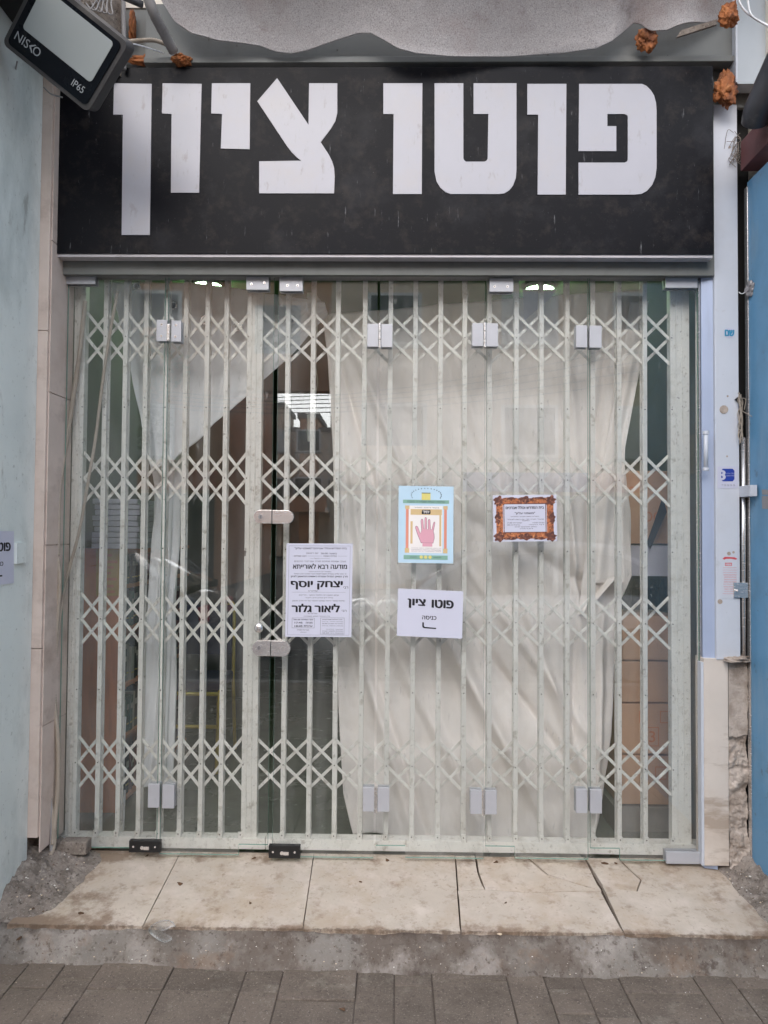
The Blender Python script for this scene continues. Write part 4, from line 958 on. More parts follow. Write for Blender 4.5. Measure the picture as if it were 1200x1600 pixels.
def leaves(m):
    for sg_ in (-1, 1):
        for k in range(9):
            a = R(200-k*13); cx_, cy_ = .5+sg_*(-.27*math.cos(a)*-1 if 0 else .27*abs(math.cos(a))), .84+.12*math.sin(R(k*11)); w1 = .016
            ang = R(70+k*6)*sg_; dx, dy = math.cos(ang)*.03*sg_, .02
            s.poly(m, [(cx_, cy_), (cx_+w1, cy_+.007), (cx_+dx+.01*sg_, cy_+dy), (cx_-w1*.3, cy_+.012)], .0008)
    s.text(m, 'ברכת הבית ושמירה טובה', .16, .84, .785, .808, h=.0012); s.text(m, 'בעל הנס מאיר', .28, .74, .714, .73, h=.0012)
    s.text(m, 'לזכות', .22, .34, .068, .085, h=.0012); s.text(m, 'לרפואת', .64, .78, .068, .085, h=.0012); s.rect(m, .42, .58, .905, .915, .0009)
poster_part('printed_leaf', 'pleaf', leaves)
poster_part('printed_badge', 'ink', lambda m: (s.poly(m, [(.42, .645), (.43, .635), (.57, .635), (.585, .65), (.58, .69), (.43, .69)], .0010)))
poster_part('badge_text', 'pcream', lambda m: s.text(m, 'יחיד', .44, .56, .645, .68, h=.0014, bold=.03))
poster_part('fine_print', 'inkgrey', lambda m: [s.text(m, x, .24, .78, y, y+.014, h=.0012) for x, y in (('יהי רצון מלפניך השם אלהינו', .185), ('שתשלח ברכה והצלחה', .165), ('בכל מעשה ידינו אמן', .145))])
def lam(m): s.frame(m, -.02, 1.02, -.02, 1.015, .02, .0002)
mb = MB(); lam(mb); mb.build('laminate_edge', 'clearfilm', t)

# the same notice on the teal side wall
bl_, br_, tl_ = PX(-40, 918, XL+.003), PX(21, 911, XL+.003), PX(-40, 826, XL+.003)
br_ = PX(21.5, 911, XL+.003); tr_ = PX(23, 830, XL+.003); ln_ = .285
dv_ = Vector((0, -1, 0)); bl2 = br_+dv_*ln_; tl2 = tr_+dv_*ln_+Vector((0, -.006, 0))
s = Sheet(bl2, br_, tl2); t = thing('side_notice', s.at(.5, 0), 'white paper with Hebrew shop name on the teal side panel', 'notice'); mb = MB(); s.rect(mb, 0, 1, 0, 1, 0); mb.build('sheet', 'paper', t, solid=.0003)
mb = MB(); s.text(mb, 'פוטו', .56, .92, .62, .79, bold=.05); s.text(mb, 'ציון', .15, .43, .60, .80, bold=.05); s.text(mb, 'כניסה', .48, .74, .35, .43, bold=.02)
s.poly(mb, [(.46, .28), (.48, .28), (.482, .21), (.495, .19), (.72, .18), (.72, .15), (.485, .158), (.47, .17), (.46, .195)]); mb.build('printed_text', 'ink', t)
hd = world_box('panel_handle', XL, XL+.012, PX(26, 850, XL).y-.02, PX(36, 850, XL).y, PX(30, 880, XL).z, PX(30, 848, XL).z, 'sidewall'); attach(hd, lw); hd.matrix_parent_inverse = Matrix.Translation(-lw.location)

# stickers on the white column
CYF = -.0412
def stick(name, px0, px1, py0, py1, lab, base='column'):
    s = Sheet(P(px0, py1, CYF), P(px1, py1, CYF), P(px0, py0, CYF)); t = thing(name, s.at(.5, .5), lab, 'sticker'); mb = MB(); s.rect(mb, 0, 1, 0, 1, 0); mb.build('sticker_base', base, t, solid=.0003); return t, s
t, s = stick('number_sticker', 1121, 1153, 729, 763, 'square white sticker with a blue figure 3 emblem', 'paper')
mb = MB(); s.poly(mb, [(.18+.14*0, .5), (.18, .82), (.26, .90), (.74, .90), (.83, .80), (.83, .42), (.74, .32), (.26, .32), (.18, .40)], .0006); mb.build('emblem', 'stickblue', t)
mb = MB(); s.text(mb, '3', .08, .40, .38, .84, heb=False, bold=.06, h=.001); s.text(mb, 'סלולר שירות', .44, .83, .66, .72, h=.001); s.text(mb, 'מהדורה ערוצים', .44, .83, .55, .61, h=.001); mb.build('emblem_text', 'paper', t)
mb = MB(); s.text(mb, '* 5 5 5 5', .2, .84, .10, .19, heb=False, h=.001); mb.build('phone_digits', 'inkgrey', t)
c = P(1139.5, 520, CYF); t = thing('round_sticker', c, 'round white sticker with teal lettering high on the column', 'sticker'); MB().cyl(c+Vector((0, .0006, 0)), c, .021, 28).build('sticker_base', 'paper', t)
s = Sheet(P(1130, 530, CYF-.0004), P(1149, 530, CYF-.0004), P(1130, 511, CYF-.0004)); mb = MB(); s.text(mb, 'שם', .12, .92, .25, .78, bold=.06); mb.build('sticker_text', 'stickteal', t)
t, s = stick('worn_sticker', 1126, 1153, 868, 935, 'worn white sticker with red Hebrew print low on the column', 'column')
mb = MB(); s.poly(mb, [(.1, .93), (.25, .97), (.8, .96), (.95, .93), (.9, .90), (.6, .925), (.3, .92), (.2, .90)], .0006); s.frame(mb, .25, .65, .76, .83, .03); s.text(mb, 'חיים', .3, .6, .775, .815)
for k in range(12):
    y = .70-.055*k; s.text(mb, random.choice(('שיפוצים וצבע בכל הארץ', 'עבודות גבס ואיטום', 'אינסטלציה וחשמל', 'מחירים זולים במיוחד')), .12+random.uniform(0, .1), .92, y, y+.028)
mb.build('printed_text', 'stickred', t)

# ================================================================== FLOODLIGHT
FLY = -.55
cb = [P(x, y, yy) for x, y, yy in ((3, 68, -.50), (137, 176, -.50), (201, 68, -.63), (60, -46, -.63))]
ux = (cb[1]-cb[0]); wv = (cb[2]-cb[1])
fl = thing('floodlight', sum(cb, Vector())/4, 'grey tilted floodlight hanging over the top left corner of the sign', 'floodlight')
S = Sheet(cb[0], cb[1], cb[0]+wv)
def rr(u0, u1, v0, v1, ru, rv, n=6):
    o = []
    for cx_, cy_, a0 in ((u1-ru, v0+rv, -90), (u1-ru, v1-rv, 0), (u0+ru, v1-rv, 90), (u0+ru, v0+rv, 180)):
        for k in range(n+1): a = R(a0+90*k/n); o.append((cx_+ru*math.cos(a), cy_+rv*math.sin(a)))
    return o
asp = ux.length/wv.length
def slabS(name, u0, u1, v0, v1, r, h0, h1, mt, bev=.0):
    MB().prism([S.at(u, v, h1) for u, v in rr(u0, u1, v0, v1, r, r*asp)], S.n*(h0-h1)).build(name, mt, fl, bevel=bev)
slabS('lamp_housing', 0, 1, 0, 1.0, .06, -.045, 0.0, 'lampbody', .008)
slabS('glass_face', .042, .958, .055, .948, .045, .0005, .003, 'lampface', .001)
slabS('reflector_window', .11, .895, .33, .90, .035, .0033, .0045, 'lampglass', .0008)
for k in range(5): 
    MB().prism([S.at(.15+.15*k, .1, -.0455), S.at(.17+.15*k, .1, -.0455), S.at(.17+.15*k, .9, -.0455), S.at(.15+.15*k, .9, -.0455)], -S.n*.03).build('cooling_fin', 'lampbody', fl)
mb = MB(); S.text(mb, 'NIS', .085, .235, .155, .265, h=.0036, heb=False); S.text(mb, 'O', .29, .365, .155, .265, h=.0036, heb=False)
S.poly(mb, [(.285, .265), (.245, .21), (.285, .155), (.30, .155), (.262, .21), (.30, .265)], .0036); S.poly(mb, [(.262, .24), (.240, .21), (.262, .18), (.27, .18), (.252, .21), (.27, .24)], .0036)
mb.build('maker_name', 'print_grey', fl)
mb = MB(); S.text(mb, 'IP65', .745, .875, .15, .24, h=.0036, heb=False); mb.build('rating_text', 'print_grey', fl)
mb = MB(); tube(mb, [S.at(.2, .9, -.05), S.at(.3, 1.2, -.12), S.at(.5, 1.3, -.25)], .012, 8); mb.build('mounting_bracket', 'lampbody', fl, smooth=True)

# conduits and cables, top left
def cable(name, pts, r, mt, lab, cat='cable', corr=0, grp=None):
    mb = MB(); tube(mb, [P(*p) for p in pts], r, 10, corr, smooth_n=10); return tag(mb.build(name, mt, smooth=True), lab, cat, grp)
cable('conduit', [(222, -30, -.35), (240, 20, -.3), (258, 55, -.2), (272, 82, -.13)], .020, 'conduitgrey', 'thick grey conduit slanting down to the sign beside the floodlight', 'conduit', .02)
cable('conduit', [(196, 66, -.3), (215, 64, -.2), (240, 63, -.16), (262, 70, -.14)], .008, 'conduit', 'thin ribbed conduit running from the floodlight to the thick conduit', 'conduit', .10)
cable('cable', [(199, 68, -.5), (215, 70, -.4), (235, 76, -.3), (255, 83, -.15)], .0022, 'cablewhite', 'thin pale wire between floodlight and thick conduit')
cable('conduit', [(193, -20, -.12), (193, 30, -.12), (194, 70, -.12), (194, 110, -.12)], .009, 'conduitgrey', 'upright grey conduit just right of the floodlight', 'conduit', .06)
cable('cable', [(27, 96, -.4), (22, 125, -.3), (30, 145, -.25), (48, 153, -.2), (62, 148, -.17)], .003, 'conduitgrey', 'dark looping wire hanging under the left side of the floodlight')
cable('cable', [(68, 136, -.2), (80, 147, -.18), (97, 152, -.3)], .0028, 'conduitgrey', 'short wire looping at the top of the stone pillar')
for k in range(5):
    cable('cable', [(118+9*k, -20, -.2+.01*k), (126+10*k, 4+3*k, -.2), (140+9*k, 14+2*k, -.22), (150+6*k, 2, -.2), (168+4*k, -22, -.2)], .003, 'conduitgrey', ('first', 'second', 'third', 'fourth', 'fifth')[k]+' from the left of the thin wires looped above the floodlight', grp='wires looped above the floodlight')
cl_ = thing('concrete_stub', P(150, 60, -.12), 'rough concrete stub with wires behind the floodlight', 'pillar')
vs, fs = grid(lambda u, v: P(112+78*u, -30+150*v, -.1)+Vector((0, -.10*math.sin(math.pi*u)-.012*fbm((u*4, v*6, 0), 2), 0)), 40, 60); mb = MB(); mb.add(vs, fs); mb.build('rough_face', 'mortar', cl_, smooth=True)
hk = thing('wall_hook', P(15, 20, -.25), 'dark metal clamp left of the floodlight at the top edge', 'clamp'); mb = MB(); tube(mb, [P(5, -10, -.25), P(12, 12, -.3), P(20, 28, -.3), P(17, 32, -.27)], .010, 8); mb.build('clamp_arm', 'lampbody', hk, smooth=True)

# foam lumps
for i, (px, py, Y, rx, rz, lab) in enumerate((
    (1012, 62, -.14, .036, .040, 'orange foam lump under the grey felt sheet right of centre'), (1138, 24, -.27, .032, .040, 'orange foam lump beside the pale cabinet at the top'),
    (1134, 139, -.10, .040, .058, 'large orange foam lump at the top right corner of the sign'), (232, 94, -.062, .070, .020, 'flattened brown foam strip right of the floodlight above the sign'),
    (284, 94, -.112, .034, .018, 'brown foam lump under the end of the thick conduit'), (80, 150, -.10, .016, .040, 'brown foam lump on top of the stone pillar'), (207, 40, -.08, .009, .060, 'upright streak of brown foam beside the upright conduit'))):
    vs, fs = blob(P(px, py, Y), rx, .025 if rx < .06 else .012, rz, i*3.7, .45, 5); mb = MB(); mb.add(vs, fs); tag(mb.build('foam_lump', 'foam', smooth=True), lab, 'foam', 'hardened foam lumps above the sign')

# grey felt sheet with scalloped edge
EDGE = [(235, -40), (256, 8), (275, 38), (300, 55), (340, 64), (380, 66), (405, 69), (430, 78), (455, 81), (480, 77), (520, 65), (560, 54.5), (580, 55), (600, 66), (622, 79), (650, 85.5), (700, 87), (760, 85), (800, 85), (880, 84), (930, 79), (955, 68), (975, 48), (992, 31), (1003, 33), (1018, 46), (1040, 51), (1070, 42), (1110, 28), (1135, 18), (1150, -10)]
EH = [(a, b) for a, b in EDGE]
FYE = -.16
def felt(u, v):
    px = 235+(1150-235)*u; e = interp(EH, px); d = (v**1.3)
    crease = .0
    p = P(px, e, FYE+.02*math.sin(px/60)); 
    lift = .030*math.cos((px-300)/75)+.02*math.sin(px/41)
    q = p+Vector((0, -.10*d-.22*d*d, .42*d)); q.y += .012*math.sin(px/55+v*2)*(1-d)+.006*fbm((px/260, v*1.5, 0), 1.2)
    if px > 960: q.y += .05*math.sin((px-960)/22)*max(0, 1-v*2)*.6
    pass
    return q
vs, fs = grid(felt, 300, 50); mb = MB(); mb.add(vs, fs)
tag(mb.build('felt_sheet', 'felt', smooth=True, solid=.004), 'grey felt-like sheet with a scalloped lower edge above the sign', 'awning sheet')
bt_ = MB().prism([P(1057, 58, -.2), P(1064, 47, -.2), P(1120, 30, -.2), P(1120, 38, -.2)], (0, .01, 0)).build('wood_batten', 'mortar'); tag(bt_, 'short grey batten behind the felt sheet at the right', 'batten')
# awning over the pavement (its far edge shows only as a reflection)
aw = thing('awning', (0, -.7, 3.8), 'grey canvas awning rolled up above the shopfront', 'awning')
mb = MB(); tube(mb, [Vector((-3.2, -.62, 3.92)), Vector((3.2, -.62, 3.92))], .09, 16); mb.build('canvas_roll', 'canvas', aw, smooth=True)
for s_ in (-3.0, 3.0): world_box('wall_bracket', s_, s_+.05, -.62, -.05, 3.98, 4.03, 'alu', aw)

# conduits down the left jamb
def cable2(pts, r, mt, lab, corr, Y=-.03): return cable('conduit', [(x, y, yy) for x, y, yy in pts], r, mt, lab, 'conduit', corr)
cable2([(133, 470, .05), (126, 540, .05), (119, 590, .042), (111, 645, .036), (104, 690, .025), (97, 730, -.005), (92, 775, -.03), (91, 830, -.03), (90, 870, -.03)], .0095, 'conduit', 'thick ribbed tan conduit along the upper left jamb', .10)
cable2([(90, 873, -.03), (93, 910, -.03), (90, 960, -.03), (86, 1010, -.03), (84, 1060, -.03), (85, 1100, -.03), (90, 1150, -.035), (91, 1210, -.035), (88, 1260, -.04), (85, 1290, -.05), (84, 1320, -.06), (77, 1345, -.08)], .0095, 'conduit', 'ribbed tan conduit along the lower left jamb down to the mortar', .10)
cable2([(184, 455, .05), (172, 520, .05), (160, 600, .05), (150, 680, .045), (140, 740, .035), (125, 825, .034), (108, 890, .028), (97, 940, .0), (91, 985, -.024), (84, 1060, -.03), (80, 1120, -.035), (78, 1170, -.035), (77, 1210, -.04), (80, 1250, -.045), (83, 1290, -.055), (82, 1320, -.07)], .0065, 'conduit', 'pale grey conduit slanting from the left glass panel to the jamb foot', .07)
cable2([(82, 1130, -.04), (79, 1180, -.045), (76, 1225, -.05), (81, 1275, -.05), (80, 1330, -.07)], .0075, 'conduitgrey', 'short grey ribbed conduit twisted round the others near the jamb foot', .12)

# mortar heaps at the two ends of the doorstep
def heap(name, lab, X0, X1, Y0, Y1, fn, nx=90, ny=70):
    vs, fs = grid(lambda u, v: Vector((X0+(X1-X0)*u, Y0+(Y1-Y0)*v, 0))+Vector((0, 0, fn(X0+(X1-X0)*u, Y0+(Y1-Y0)*v))), nx, ny); mb = MB(); mb.add(vs, fs); return tag(mb.build(name, 'mortar', smooth=True), lab, 'mortar')
def hl(X, Y):
    fd = max(0, min(1, (Y+.47)/.17)); ap_ = max(-.01, .098-1.0*(-.40-Y)) if Y < -.40 else 0
    base = .159+.14*min(Y, .0) if Y > -.40 else max(-.01, .103-1.1*(-.40-Y))
    edge = interp([(-.62, -1.26), (-.45, -1.235), (-.3, -1.215), (-.15, -1.19), (0, -1.175), (.05, -1.17)], Y)+.02*fbm((Y*9, 0, 1), 1)
    t_ = (edge-X)/.22
    if Y < -.36: base = .109-max(0, -.36-Y)*.9
    return base-.010+(max(-.02, min(.010+.085*t_, .12))+.020*fbm((X, Y, 0), 12)*min(1, max(.1, t_*3))+.010*fbm((X, Y, 0), 38)*min(1, max(0, t_*3)))*fd-.02*(1-fd)
heap('mortar_heap', 'dirty mortar banked against the foot of the left pillar', -1.43, -1.10, -.47, .03, hl, 150, 150)
def hr(X, Y):
    fd = max(0, min(1, (Y+.47)/.15))
    base = .159+.14*min(Y, .0) if Y > -.40 else max(-.01, .103-1.1*(-.40-Y)); edge = 1.285+.10*(-Y)+.01*fbm((Y*9, 4, 1), 1); t_ = (X-edge)/.12
    if Y < -.36: base = .109-max(0, -.36-Y)*.9
    return base-.008+(max(-.02, min(.008+.07*t_, .10))+.02*fbm((X, Y, 5), 16)*min(1, max(.1, t_*3)))*fd-.02*(1-fd)
heap('mortar_heap', 'pale rubble mortar banked against the foot of the right pier', 1.22, 1.46, -.47, .0, hr, 120, 120)
a = P(93, 1316, -.06); b = P(134, 1337, -.06); o = MB().box(a.x, b.x, -.06, .0-.002, b.z, a.z).build('stone_block', 'mortar', bevel=.006); tag(o, 'small grey stone block lying at the foot of the left glass panel', 'block')

# ================================================================== SMALL LITTER
def onstep(px, py, h=0): q = PT(px, py); return q+Vector((0, 0, h))
fk = thing('plastic_fork', onstep(72, 1380, .02), 'white plastic fork lying at the left end of the doorstep', 'fork')
def hz(q, h=.006): return q+Vector((0, 0, h))
A_, B_ = onstep(83, 1366, .04), onstep(66, 1388, .022); mb = MB(); tube(mb, [A_, (A_+B_)/2+Vector((0, 0, .002)), B_], .0028, 6); mb.build('handle', 'cablewhite', fk)
mb = MB(); dirn = (onstep(60, 1400, .018)-B_).normalized(); sd_ = dirn.cross(Vector((0, 0, 1))).normalized()
mb.prism([B_-sd_*.003, B_+sd_*.003, B_+dirn*.012+sd_*.009, B_+dirn*.02+sd_*.009, B_+dirn*.02-sd_*.009, B_+dirn*.012-sd_*.009], (0, 0, -.0015))
for k in range(4): o_ = sd_*(-.0078+.0052*k); mb.prism([B_+dirn*.0195+o_-sd_*.0012, B_+dirn*.0195+o_+sd_*.0012, B_+dirn*.04+o_+sd_*.0006, B_+dirn*.04+o_-sd_*.0006], (0, 0, -.0012))
mb.build('tines', 'cablewhite', fk)
ld = thing('cup_lid', onstep(255, 1447), 'crumpled clear plastic cup lid lying against the concrete step', 'lid')
c0 = P(256, 1450, -.44)
def lid(u, v):
    a = 2*math.pi*(u*.86+.05); r = .044*v; p = c0+Vector((r*math.cos(a), -.012+.012*math.sin(a*2)*v-.010*(1-v), r*math.sin(a)*.78)); p.y += -.008*(v > .93); return p
vs, fs = grid(lid, 48, 12); mb = MB(); mb.add(vs, fs); mb.build('lid_disc', 'cloudy', ld, smooth=True)
rim = [lid(k/40, 1.0) for k in range(41)]; mb = MB(); tube(mb, rim, .0022, 6, smooth_n=1); mb.build('lid_rim', 'cloudy', ld, smooth=True)
def flat(name, px, py, r, mt, lab, cat, grp, on='step', el=.5):
    if on == 'step': q = onstep(px, py, .0015)
    elif on == 'apron': q = P(px, py, -.44)
    else: q = PZ(px, py, .003)
    a0 = random.uniform(0, 6.28); mb = MB(); pts = []
    for k in range(12):
        a = 2*math.pi*k/12; rr_ = r*(1+.25*math.sin(3*a+px)); x_, y_ = rr_*math.cos(a), rr_*el*math.sin(a); pts.append(q+Vector((x_*math.cos(a0)-y_*math.sin(a0), x_*math.sin(a0)+y_*math.cos(a0), .0015*math.sin(2*a))))
    mb.add([q+Vector((0, 0, r*.35))]+pts+[p-Vector((0, 0, .002)) for p in pts], [(0, 1+k, 1+(k+1) % 12) for k in range(12)]+[(1+k, 13+k, 13+(k+1) % 12, 1+(k+1) % 12) for k in range(12)])
    return tag(mb.build(name, mt, smooth=False), lab, cat, grp)
G1 = 'dead leaves and dirt spots on the doorstep'
for px, py, r, lab in ((281, 1381, .014, 'brown dead leaf on the second slab'), (230, 1337, .008, 'dark speck below the left bolt housing'), (397, 1341, .010, 'dark drain plug in the second slab near the glass'), (563, 1378, .007, 'small round dark spot on the third slab'), (605, 1344, .012, 'dark drain plug behind the middle slab'), (775, 1347, .011, 'dark drain plug near the cracked slab corner'), (944, 1349, .014, 'wide dark drain plug at the fifth slab'), (962, 1349, .007, 'small dark spot beside the wide drain plug'), (790, 1411, .006, 'tiny brown speck on the cracked slab'), (391, 1411, .008, 'narrow dead leaf near the edge of the second slab'), (126, 1427, .012, 'dark hollow at the front edge of the first slab')):
    flat('dead_leaf', px, py, r, 'leaf', lab, 'litter', G1)
flat('dead_leaf', 30, 1466, .012, 'leaf', 'dead leaf on the concrete at the far left', 'litter', G1, 'apron'); flat('dead_leaf', 535, 1576, .010, 'leaf', 'brown leaf on the large paver left of centre', 'litter', G1, 'pave')
flat('dead_leaf', 595, 1502, .010, 'leaf', 'dark spot on the concrete under the third slab', 'litter', G1, 'apron'); flat('dead_leaf', 780, 1459, .008, 'butt', 'tan cigarette butt on the concrete under the cracked slab', 'litter', G1, 'apron')
mb = MB()
def chip(q, r):
    a0 = random.uniform(0, 6); p = [q+Vector((r*math.cos(a0+k*1.257)*random.uniform(.7, 1.2), r*math.sin(a0+k*1.257), 0)) for k in range(5)]
    mb.add([q+Vector((0, 0, r*.6))]+p, [(0, 1+k, 1+(k+1) % 5) for k in range(5)], random.choice(('chip', 'mortar', 'leaf', 'mortar', 'butt', 'apron')))
for k in range(160): chip(PZ(random.uniform(-60, 1260), random.uniform(1522, 1640), .002), random.uniform(.0007, .0022))
for px, py, r in ((40, 1512, .005), (65, 1562, .004), (164, 1534, .003), (667, 1525, .004), (556, 1532, .005), (553, 1558, .005), (545, 1595, .004), (615, 1577, .004)): chip(PZ(px, py, .002), r*.7)
for px, py in ((1055, 1490), (990, 1480), (300, 1470), (15, 1440), (880, 1475), (120, 1480)): chip(P(px, py, -.45), .003)
for k in range(420):                              # crumbs along the foot of the apron and on the mortar banks
    u_ = random.random()
    if k < 230: X = random.uniform(-1.45, 1.45); q = apron(min(1, max(0, (X+1.55)/3.1)), min(1, random.uniform(.2, 1)**.5)); r_ = random.uniform(.0010, .0034)
    elif k < 340: X, Y = random.uniform(-1.40, -1.14), random.uniform(-.42, -.02); q = Vector((X, Y, hl(X, Y))); r_ = random.uniform(.0015, .006)
    else: X, Y = random.uniform(1.27, 1.36), random.uniform(-.42, -.04); q = Vector((X, Y, hr(X, Y))); r_ = random.uniform(.0015, .006)
    chip(q, r_)
tag(mb.build('paving_grit', 'chip'), 'pale chips and grit scattered on the dark paving', 'grit', None, 'stuff')

# tangle of string at the column edge
sr = thing('string_tangle', P(1157, 650, -.05), 'frayed string and wire tangle beside the white column', 'string')
mb = MB(); random.seed(3)
for k in range(7):
    q = [(1155+random.uniform(-2, 6), 618+j*12+random.uniform(-5, 5), -.048-random.uniform(0, .015)) for j in range(7)]; tube(mb, [P(*p) for p in q], .0016, 5, smooth_n=5)
tube(mb, [P(1156, 640, -.055), P(1172, 649, -.07), P(1190, 659, -.09)], .0014, 5); tube(mb, [P(1156, 622, -.05), P(1165, 624, -.06), P(1163, 640, -.06)], .0012, 5); mb.build('strings', 'conduit', sr)
mb = MB(); mb.prism([P(1148, 624, -.046), P(1157, 617, -.046), P(1156, 631, -.046)], (0, .003, 0)); mb.build('torn_scrap', 'black', sr)
sr2 = thing('frayed_fibres', P(1155, 210, -.045), 'frayed brown fibres where the red beam meets the column', 'fibres')
mb = MB()
for k in range(26):
    x0, y0 = 1150+random.uniform(-4, 8), 205+random.uniform(0, 40); tube(mb, [P(x0, y0, -.045), P(x0+random.uniform(-12, 10), y0+random.uniform(-6, 14), -.055), P(x0+random.uniform(-16, 8), y0+random.uniform(0, 26), -.048)], .0011, 4, smooth_n=4)
mb.build('fibres', 'mortar', sr2)
hb = thing('broken_latch', PX(1172, 455, XR), 'torn metal latch sticking out of the blue door near the top', 'latch')
vs, fs = blob(PX(1172, 450, XR-.004), .012, .022, .026, 5, .6, 3); mb = MB(); mb.add(vs, fs); mb.build('torn_metal', 'alu', hb)
mb = MB(); tube(mb, [PX(1170, 452, XR-.01), P(1160, 459, -.05), P(1154, 456, -.045)], .0018, 5); mb.build('wire', 'cablewhite', hb)

# ================================================================== ACROSS THE STREET (seen as reflections)
def building(label, x0, x1, y0, depth, h, mt, floors, wins, shop=True, z_first=3.6, fh=3.0):
    t = thing('apartment_building', ((x0+x1)/2, y0, 0), label, 'building')
    world_box('wall', x0, x1, y0-depth, y0, 0, h, mt, t); world_box('roof', x0-.15, x1+.15, y0-depth, y0+.15, h+.001, h+.3, 'kerb', t)
    n = max(1, int((x1-x0)/wins))
    for f in range(floors):
        z = z_first+fh*f
        if z+1.6 > h: break
        for k in range(n):
            cx_ = x0+(k+.5)*(x1-x0)/n
            if (k+f) % 3 == 0:
                b = MB().box(cx_-1.25, cx_+1.25, y0+.001, y0+.9, z-.85, z-.72); b.box(cx_-1.25, cx_+1.25, y0+.82, y0+.9, z-.72, z+.1); b.build('balcony', mt, t)
                w_ = MB().box(cx_-.9, cx_+.9, y0-.001, y0+.03, z-.7, z+1.35).build('window', 'shutter', t); MB().box(cx_-.8, cx_+.8, y0+.031, y0+.04, z-.6, z+1.25).build('pane', 'winglass', w_)
            else:
                w_ = MB().box(cx_-.75, cx_+.75, y0+.001, y0+.06, z-.1, z+1.3).build('window', 'shutter', t)
                if (k*3+f) % 2: MB().box(cx_-.66, cx_+.66, y0+.061, y0+.07, z-.02, z+1.22).build('pane', 'winglass', w_)
                else:
                    m = MB()
                    for q in range(12): m.box(cx_-.68, cx_+.68, y0+.061, y0+.075, z+.0+q*.105, z+.075+q*.105)
                    m.build('shutter_slats', 'shutter', w_)
                b = MB().box(cx_-.85, cx_+.85, y0+.002, y0+.14, z-.2, z-.11).build('window_sill', 'kerb', t)
    if shop:
        ns = max(1, int((x1-x0)/3.4))
        for k in range(ns):
            a = x0+k*(x1-x0)/ns+.2; b = x0+(k+1)*(x1-x0)/ns-.2
            w_ = MB().box(a, b, y0+.001, y0+.03, .15, 2.5).build('shop_window', 'winglass' if k % 3 else 'shutter', t); MB().box(a-.05, b+.05, y0+.002, y0+.12, 2.6, 3.1).build('shop_board', ('shopdark', 'stickblue', 'pred', 'paper')[k % 4], t)
    return t
building('beige apartment block across the street, left of the gap', -17, -4.7, -16.6, 9, 9.2, 'facade3', 2, 3.2)
br_ = thing('added_storey', (-3.2, -17, 5.3), 'invented storey blocking the reflected sky between the two front blocks across the street', 'building')  # invented block, closes off the sky reflected above the gap
world_box('wall', -4.69, -1.76, -17.2, -16.75, 5.3, 9.0, 'facade3', br_); world_box('window', -3.9, -2.6, -16.749, -16.70, 6.3, 7.6, 'winglass', br_)
building('cream apartment block across the street, right of the gap', -1.75, 12, -16.6, 9, 9.6, 'facade1', 2, 3.0)
building('pale apartment block across the street at the far right', 12.4, 26, -16.6, 9, 9.0, 'facade2', 2, 3.2)
building('distant cream block closing the gap between the two front blocks', -14, 4, -44, 8, 7.9, 'facade2', 3, 2.6, False)
building('pale block across the street at the far left', -34, -17.5, -16.6, 9, 9.0, 'facade2', 2, 3.2)
building('far tan block with a taller stair tower, added to hide bright sky in the gap', -9.5, -7.1, -42.9, 5, 9.3, 'facade1', 2, 1.2, False)  # added to cover part of the bright sky patch reflected in the panes
building('far brown block beside the tan one, added to hide bright sky in the gap', -6.0, -4.9, -42.8, 5, 8.6, 'facade3', 2, 1.1, False)  # second added block, trims the reflected sky further
ww = thing('overhead_wires', (0, -12, 6), 'black overhead wires crossing the street', 'wires')
mb = MB()
for k in range(5): tube(mb, [Vector((-14, -11-k*.4, 5.2+.2*k)), Vector((-2.5, -11-k*.3, 3.75+.13*k)), Vector((9, -11, 5.0+.25*k))], .009, 5)
mb.build('wire_bundle', 'black', ww)

